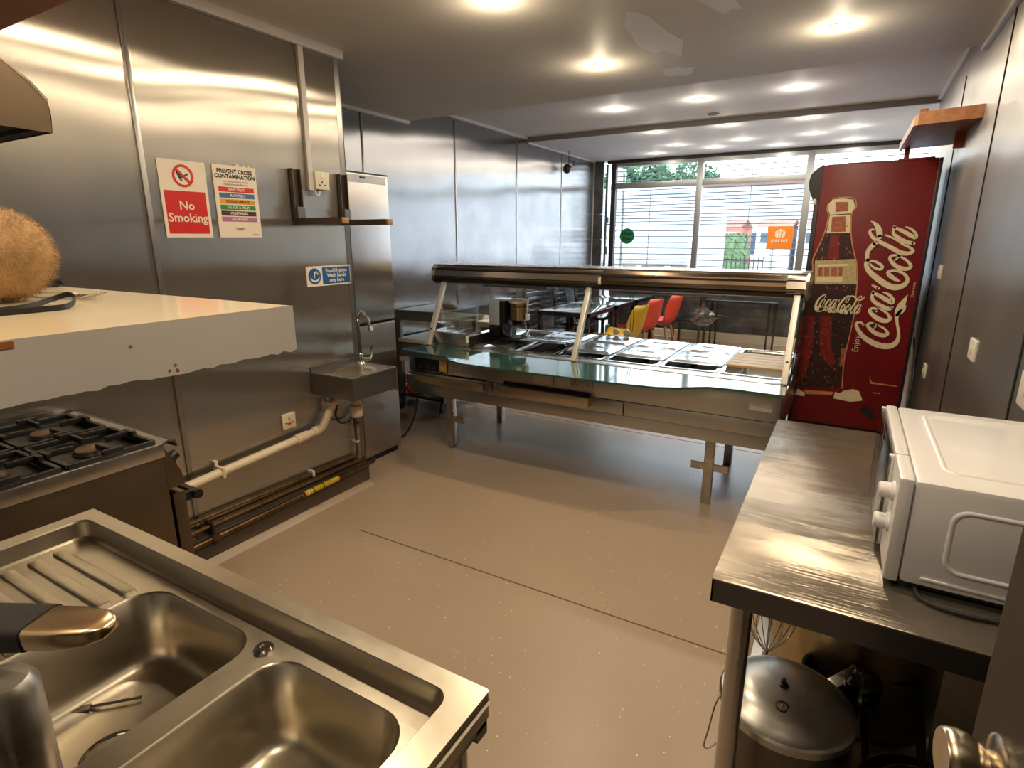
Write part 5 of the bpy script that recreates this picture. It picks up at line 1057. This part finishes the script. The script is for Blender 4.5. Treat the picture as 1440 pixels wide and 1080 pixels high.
# ================================================================== SEATING AREA BEHIND THE COUNTER
# grey shelved trolley table on castors against the far left wall
t = thing('grey_table', 'grey metal trolley table on castors between the tall fridge and the counter', 'table', (-3.23, 4.2, 0))
gx0, gx1, gy0, gy1, gz = -3.48, -2.975, 3.895, 4.49, .93
obj('tabletop', MB().box(gx0, gx1, gy0, gy1, gz-.02, gz, .003), greyT, t)
obj('front_apron', MB().box(gx0+.01, gx1-.01, gy0+.01, gy0+.03, gz-.09, gz-.02), greyT, t, 0)
obj('end_apron', MB().box(gx1-.03, gx1-.01, gy0+.01, gy1-.01, gz-.09, gz-.02), greyT, t, 0)
for x in (gx0+.005, gx1-.03):
    for y in (gy0+.03, gy1-.03):
        lg = obj('leg', MB().box(x-.022, x+.022, y-.022, y+.022, .11, gz-.02, .003), greyT, t)
        cs = obj('castor', MB().lathe([(.03, -.016), (.056, -.014), (.060, -.006), (.060, .006), (.056, .014), (.03, .016)], (x, y-.02, .060), (1, .45, 0), 24).box(x-.015, x+.015, y-.02, y+.02, .085, .115), rubber, lg)
obj('bolt', MB().lathe([(.012, 0), (.012, .004), (0, .005)], (gx1-.01, 4.12, gz-.055), (1, 0, 0), 12), black, t)
plum = mat('unit_plum', (120, 100, 98), .5)
obj('shelf_board', MB().box(gx0+.01, gx1-.01, gy0, gy1, .640, .675, .003), white, t)
obj('shelf_board', MB().box(gx0+.01, gx1-.01, gy0, gy1, .465, .50, .003), white, t)
obj('drawer_box', MB().box(gx0+.03, gx1-.03, gy0+.02, gy1-.02, .502, .638, .004), plum, t)
obj('base_shelf', MB().box(gx0+.01, gx1-.01, gy0, gy1, .130, .150, .003), black, t)
for z, lab in ((.1505, 'lower orange plastic tub of two stacked on the trolley base shelf'), (.2455, 'upper orange plastic tub of two stacked on the trolley base shelf')):
    tt = thing('orange_tub', lab, 'tub', (-3.385, 3.99, z), 'orange tubs on the trolley')
    obj('tub_body', MB().lathe([(.060, 0), (.072, .008), (.080, .045), (.076, .07), (.062, .085), (.055, .094), (0, .094)], (-3.385, 3.99, z), n=28), orT, tt)
    obj('tub_rim', MB().lathe([(.080, .040), (.084, .044), (.084, .050), (.079, .054)], (-3.385, 3.99, z), n=28, caps=False), orT, tt)
t = thing('white_bowl', 'small white lidded bowl standing on the grey trolley table', 'bowl', (-3.12, 4.22, gz))
obj('bowl_body', MB().lathe([(.05, 0), (.07, .008), (.074, .035), (.07, .04), (0, .042)], (-3.12, 4.22, gz)), creamP, t)
obj('lid_knob', MB().lathe([(.07, .04), (.04, .053), (.016, .056), (.016, .066), (0, .068)], (-3.12, 4.22, gz)), creamP, t)
single('wall_vent', MB().lathe([(.075, 0), (.075, .012), (.05, .02), (.048, .012), (.03, .016), (0, .018)], (-3.5, 5.40, .63), (1, 0, 0), 28), creamP, 'round cream vent cap on the far left wall beside the coffee maker', 'vent', at=(-3.5, 5.4, .63))
single('floor_cable', MB().tube(crom([(-2.86, 3.40, .38), (-2.85, 3.37, .25), (-2.87, 3.33, .12), (-2.93, 3.28, .01), (-2.99, 3.22, .006)], 6), .008, 8), rubber, 'black cable hanging to the floor between the tall fridge and the counter', 'cable', at=(-2.9, 3.3, 0))
# black dining tables in a row
def dining_table(y0, y1, label):
    t = thing('dining_table', label, 'table', (-2.71, (y0+y1)/2, 0), 'black dining tables in a row')
    x0, x1, z = -3.03, -2.40, .75
    obj('glass_top', MB().box(x0+.004, x1-.004, y0+.004, y1-.004, z-.008, z, .002), tblGl, t)
    obj('frame', MB().box(x0, x1, y0, y0+.035, z-.05, z-.008).box(x0, x1, y1-.035, y1, z-.05, z-.008).box(x0, x0+.035, y0, y1, z-.05, z-.008).box(x1-.035, x1, y0, y1, z-.05, z-.008), blkTbl, t, 0)
    for x in (x0+.0225, x1-.0225):
        for y in (y0+.0225, y1-.0225): obj('leg', MB().box(x-.0225, x+.0225, y-.0225, y+.0225, 0, z-.05, .003), blkTbl, t)
dining_table(5.78, 6.60, 'black dining table nearest the counter, seen behind the coffee maker')
dining_table(6.66, 7.38, 'middle black dining table of the row along the window side')
dining_table(7.44, 8.20, 'far black dining table right below the shop window')
def high_chair(label):
    t = thing('dining_chair', label, 'chair', (0, 0, 0), 'black high backed dining chairs')
    obj('seat', MB().box(-.02, .42, -.21, .21, .42, .465, .015), blkCh, t)
    for s in (-1, 1):
        obj('leg', MB().bar((.39, s*.185, 0), (.39, s*.185, .425), .03, .03), blkTbl, t)
        obj('leg', MB().tube(crom([(-.05, s*.19, 0), (-.02, s*.19, .45), (-.035, s*.19, .72), (-.10, s*.19, 1.02)], 5), .017, 8), blkTbl, t)
    for k in range(7):
        z = .52+.072*k; x = -.022-.0016*k*k
        obj('back_pad', MB().box(x-.018, x+.018, -.175, .175, z-.030, z+.030, .012), blkCh, t)
    return t
chs = [(6.26, 'black high backed chair at the left of the table nearest the counter'), (7.03, 'black high backed chair at the left of the middle table'), (7.72, 'black high backed chair at the left of the far table')]
proto_c = high_chair(chs[0][1])
for i, (y, lab) in enumerate(chs):
    c = proto_c if i == 0 else copy_tree(proto_c)
    c.location = (-3.30, y, 0); c['label'] = lab
def shell_chair(m, label, x, y, rz, grp):
    t = thing('shell_chair', label, 'chair', (0, 0, 0), grp)
    # seat shell: profile along local x (front +x), swept across y
    prof = crom([(.25, .44), (.22, .452), (.08, .44), (-.08, .435), (-.17, .47), (-.215, .56), (-.255, .70), (-.29, .83)], 5)
    n = len(prof); W = 11; vs = []
    for side in (0, .008):
        for i, (px, pz) in enumerate(prof):
            f = i/(n-1); wd = .235 if f < .55 else .235-.085*((f-.55)/.45)**2
            if f > .93: wd *= 1-.35*((f-.93)/.07)**2
            for k in range(W):
                u = -1+2*k/(W-1); curl = abs(u)**2.6
                vs.append((px+curl*(.10 if f > .45 else .0)*min(1, (f-.45)*3 if f > .45 else 0)+side*(-1 if f > .5 else 0), u*wd, pz+curl*(.07 if f < .6 else .07*(1-(f-.6)/.4))-side*(1 if f <= .5 else 0)))
    fs = []
    for sd in (0, 1):
        o = sd*n*W
        fs += [(o+i*W+k, o+i*W+k+1, o+(i+1)*W+k+1, o+(i+1)*W+k) for i in range(n-1) for k in range(W-1)]
    o = n*W
    for i in range(n-1): fs += [(i*W, (i+1)*W, o+(i+1)*W, o+i*W), (i*W+W-1, (i+1)*W+W-1, o+(i+1)*W+W-1, o+i*W+W-1)]
    for k in range(W-1): fs += [(k, k+1, o+k+1, o+k), ((n-1)*W+k, (n-1)*W+k+1, o+(n-1)*W+k+1, o+(n-1)*W+k)]
    obj('shell', MB().add(vs, fs), m, t, 50)
    for sx_ in (-1, 1):
        for sy_ in (-1, 1): obj('leg', MB().cyl((sx_*.20-.01, sy_*.20, 0), (sx_*.11-.01, sy_*.11, .42), .011, .018, 12), legW, t)
    obj('leg_frame', MB().bar((-.12, -.11, .40), (.10, .11, .40), .008, .008).bar((-.12, .11, .40), (.10, -.11, .40), .008, .008), black, t)
    t.location = (x, y, 0); t.rotation_euler = (0, 0, math.radians(rz))
    return t
shell_chair(yelC, 'yellow shell chair with wooden legs facing the dining tables', -2.16, 6.18, 180, 'coloured shell chairs')
shell_chair(orC, 'nearer orange red shell chair beside the middle dining table', -2.20, 6.95, 172, 'coloured shell chairs')
shell_chair(orC, 'farther orange red shell chair beside the far dining table', -2.12, 7.55, 178, 'coloured shell chairs')
# dark stool and bar table by the marble wall, with a clear plastic bag
t = thing('dark_chair', 'dark chair with wooden legs standing in front of the marble wall', 'chair', (-1.85, 8.12, 0))
obj('seat', MB().box(-2.05, -1.66, 7.94, 8.32, .42, .455, .01), blkCh, t)
obj('backrest', MB().box(-1.70, -1.66, 7.96, 8.30, .52, .90, .015), blkCh, t)
for x in (-2.03, -1.68):
    for y in (7.965, 8.295): obj('leg', MB().cyl((x, y, 0), (x, y, .425), .014, .019, 10), MATS.get('dark_leg') or mat('dark_leg', (84, 62, 48), .5), t)
obj('back_post', MB().box(-1.695, -1.665, 7.975, 8.0, .44, .56).box(-1.695, -1.665, 8.26, 8.285, .44, .56), blkTbl, t, 0)
t = thing('bar_table', 'black table with paired thin legs against the marble wall', 'table', (-1.15, 8.15, 0))
obj('tabletop', MB().box(-1.60, -.72, 7.88, 8.36, .725, .75, .003), blkTbl, t)
for x in (-1.56, -1.49, -.84, -.76):
    obj('leg', MB().box(x-.012, x+.012, 8.10, 8.124, 0, .726), blkTbl, t, 0)
random.seed(9); mb = MB(); vs = []
for i in range(9):
    for k in range(14):
        a = 2*PI*k/14; f = i/8; r = (.15*math.sin(PI*min(1, f*1.15+.08))+.02)*random.uniform(.78, 1.2)
        vs.append((-1.62+r*math.cos(a), 7.845+r*.45*math.sin(a), .40+.33*f))
mb.add(vs, [(i*14+k, i*14+(k+1) % 14, (i+1)*14+(k+1) % 14, (i+1)*14+k) for i in range(8) for k in range(14)])
single('plastic_bag', mb, plasG, 'crumpled clear plastic bag hanging at the edge of the black bar table', 'bag', at=(-1.62, 7.845, .4), smooth=0)
# ================================================================== OUTSIDE
S('road', MB().box(-30, 30, 10.6, 60, -.14, -.10), roadM)
S('pavement', MB().box(-30, 30, 8.7, 10.6, -.12, -.04), pavM)
S('trim_2', MB().box(-3.7, 1.35, 8.66, 8.74, -.02, 3.4) if False else MB().box(-3.7, 1.35, 8.60, 8.72, 2.66, 3.4), brickM)
t = thing('clad_building', 'low white building with horizontal cladding outside, behind the left window pane', 'building', (-6, 13, -.1))
obj('wall', MB().box(-11, -2.9, 12.06, 16, -.1, 2.45), cladM, t, 0)
p0 = None
for k in range(17):
    z = 1.06+.079*k
    if p0 is None: p0 = obj('cladding_board', MB().prism([(12.045, 0), (12.06, 0), (12.06, .074), (12.03, .012)], lambda u, v, h: Vector((h, u, v+1.06)), -11, -2.9), cladM, t, 0)
    else:
        c = p0.copy(); COL.objects.link(c); c.location = p0.location+Vector((0, 0, z-1.06))
obj('brick_plinth', MB().box(-11, -2.88, 11.98, 12.06, -.1, 1.02), brickM, t, 0)
for x in (-4.9, -3.9, -3.3): obj('plinth_post', MB().box(x, x+.10, 11.9, 11.985, -.1, 1.0), pavM, t, 0)
obj('roof_edge', MB().box(-11.1, -2.85, 11.95, 16.1, 2.45, 2.55), cladM, t, 0)
t = thing('far_hall', 'long pale hall far outside, behind the middle window pane', 'building', (-2, 30, -.1))
obj('wall', MB().box(-9, 4, 30, 36, -.1, 3.9), cladM, t, 0)
p0 = None
for k in range(14):
    m_ = MB().box(-9, 4, 29.94, 30, 1.9, 2.06)
    if p0 is None: p0 = obj('cladding_board', m_, cladM, t, 0)
    else:
        c = p0.copy(); COL.objects.link(c); c.location = p0.location+Vector((0, 0, .2*k)) if False else p0.location+Vector((0, 0, .145*k))
    p0.scale = (1, 1, 1)
obj('roof', MB().box(-9.2, 4.2, 29.8, 36.2, 3.9, 4.05), roofM, t, 0)
for k in range(6): obj('window', MB().box(-4.6+1.1*k, -3.9+1.1*k, 29.9, 29.97, .8, 1.75), winG, t, 0)
for i, (x, c, lab) in enumerate(((-4.4, (200, 120, 104), 'small house with a pink front across the road, behind the hedge'), (-2.6, (214, 216, 222), 'white house across the road behind the fence'), (-1.2, (206, 212, 226), 'bluish white house across the road left of the orange sticker'), (.2, (214, 210, 206), 'pale house across the road right of the orange sticker'))):
    t = thing('small_house', lab, 'house', (x, 25, -.1), 'row of houses across the road')
    obj('wall', MB().box(x-.62, x+.58, 24, 27, -.1, 1.95), mat('house_%d' % i, c, .8), t, 0)
    obj('roof', MB().prism([(23.9, 1.95), (27.1, 1.95), (25.5, 2.25)], lambda u, v, h: Vector((h, u, v)), x-.66, x+.62), roofM, t, 0)
    for wx_ in (x-.5, x+.02): f = obj('window', MB().box(wx_, wx_+.42, 23.96, 24.01, 1.35, 1.75), signW, t, 0); obj('pane', MB().box(wx_+.04, wx_+.38, 23.94, 23.965, 1.39, 1.71), winG, f, 0)
def leaf_blob(name, mboxes, m, n, sz, parent=None, seed=1):
    random.seed(seed); mb = MB()
    for (cx, cy_, cz, rx, ry, rz) in mboxes:
        for k in range(n):
            d = Vector((random.gauss(0, 1), random.gauss(0, 1), random.gauss(0, 1))).normalized()*random.uniform(.75, 1.0)
            p = Vector((cx+d.x*rx, cy_+d.y*ry, cz+d.z*rz)); a = Vector((random.gauss(0, 1), random.gauss(0, 1), random.gauss(0, 1))).normalized(); b = a.orthogonal().normalized()
            s = sz*random.uniform(.6, 1.3); mb.add([p-a*s, p+b*s*.6, p+a*s, p-b*s*.6], [(0, 1, 2, 3)])
    return obj(name, mb, m, parent, 0)
t = thing('clipped_hedge', 'clipped green hedge outside behind the middle window pane', 'hedge', (-3.55, 18, -.1))
hb_ = MB().box(-4.75, -2.65, 17.7, 18.3, -.05, 1.62, .08); obj('hedge_mass', hb_, hedgeM, t)
random.seed(4); mb = MB()
for k in range(2600):
    f = random.choice('ftrl'); x = random.uniform(-4.75, -2.65); y = random.uniform(17.68, 18.3); z = random.uniform(0, 1.66)
    if f == 'f': y = 17.68
    elif f == 't': z = 1.65
    elif f == 'r': x = -2.64
    p = Vector((x, y, z)); a = Vector((random.gauss(0, 1), random.gauss(0, 1), random.gauss(0, 1))).normalized(); b = a.orthogonal().normalized(); mb.add([p-a*.05, p+b*.03, p+a*.05, p-b*.03], [(0, 1, 2, 3)])
obj('leaves', mb, hedgeM, t, 0, kind='stuff')
t = thing('railing_fence', 'dark railing fence outside in front of the hedge', 'fence', (-3.2, 16.6, -.1))
for z in (.35, .95): obj('rail', MB().box(-4.6, -2.0, 16.58, 16.62, z, z+.04), darkF, t, 0)
p0 = None
for k in range(24):
    if p0 is None: p0 = obj('railing_bar', MB().cyl((-4.6, 16.6, -.1), (-4.6, 16.6, 1.05), .014, n=6), darkF, t)
    else: c = p0.copy(); COL.objects.link(c); c.parent = t; c.location = p0.location+Vector((.113*k, 0, 0))
t = thing('street_post', 'thin grey post on the pavement left of the orange sticker', 'post', (-1.35, 12.5, -.1))
obj('shaft', MB().cyl((-1.35, 12.5, -.1), (-1.35, 12.5, 1.35), .05, n=12), alF, t); obj('cap', MB().lathe([(.055, 1.35), (.055, 1.38), (0, 1.42)], (-1.35, 12.5, 0)), alF, t)
for i, (x, y, z, r, lab) in enumerate(((-10.6, 22, 3.7, 1.5, 'leafy tree beyond the clad building, behind the top left pane'), (-9.3, 28, 4.2, 1.6, 'dense round tree in the middle of the top left pane'), (-9.6, 40, 5.0, 1.9, 'small tree straddling the window mullion'), (-15.2, 27, 4.3, 1.8, 'leafy tree at the far left of the top pane'))):
    t = thing('street_tree', lab, 'tree', (x, y, -.1), 'trees outside beyond the low building')
    obj('trunk', MB().tube([(x, y, -.1), (x+.05, y, 1.4), (x, y, z)], [.16, .12, .06], 8), trunkM, t)
    o = leaf_blob('crown', [(x, y, z, r, r, r*.75), (x+r*.5, y, z-.3, r*.6, r*.6, r*.5), (x-r*.5, y, z-.2, r*.6, r*.6, r*.5)], leafM, 650, .16, t, i); o['kind'] = 'stuff'
for o in list(bpy.data.objects):
    pass
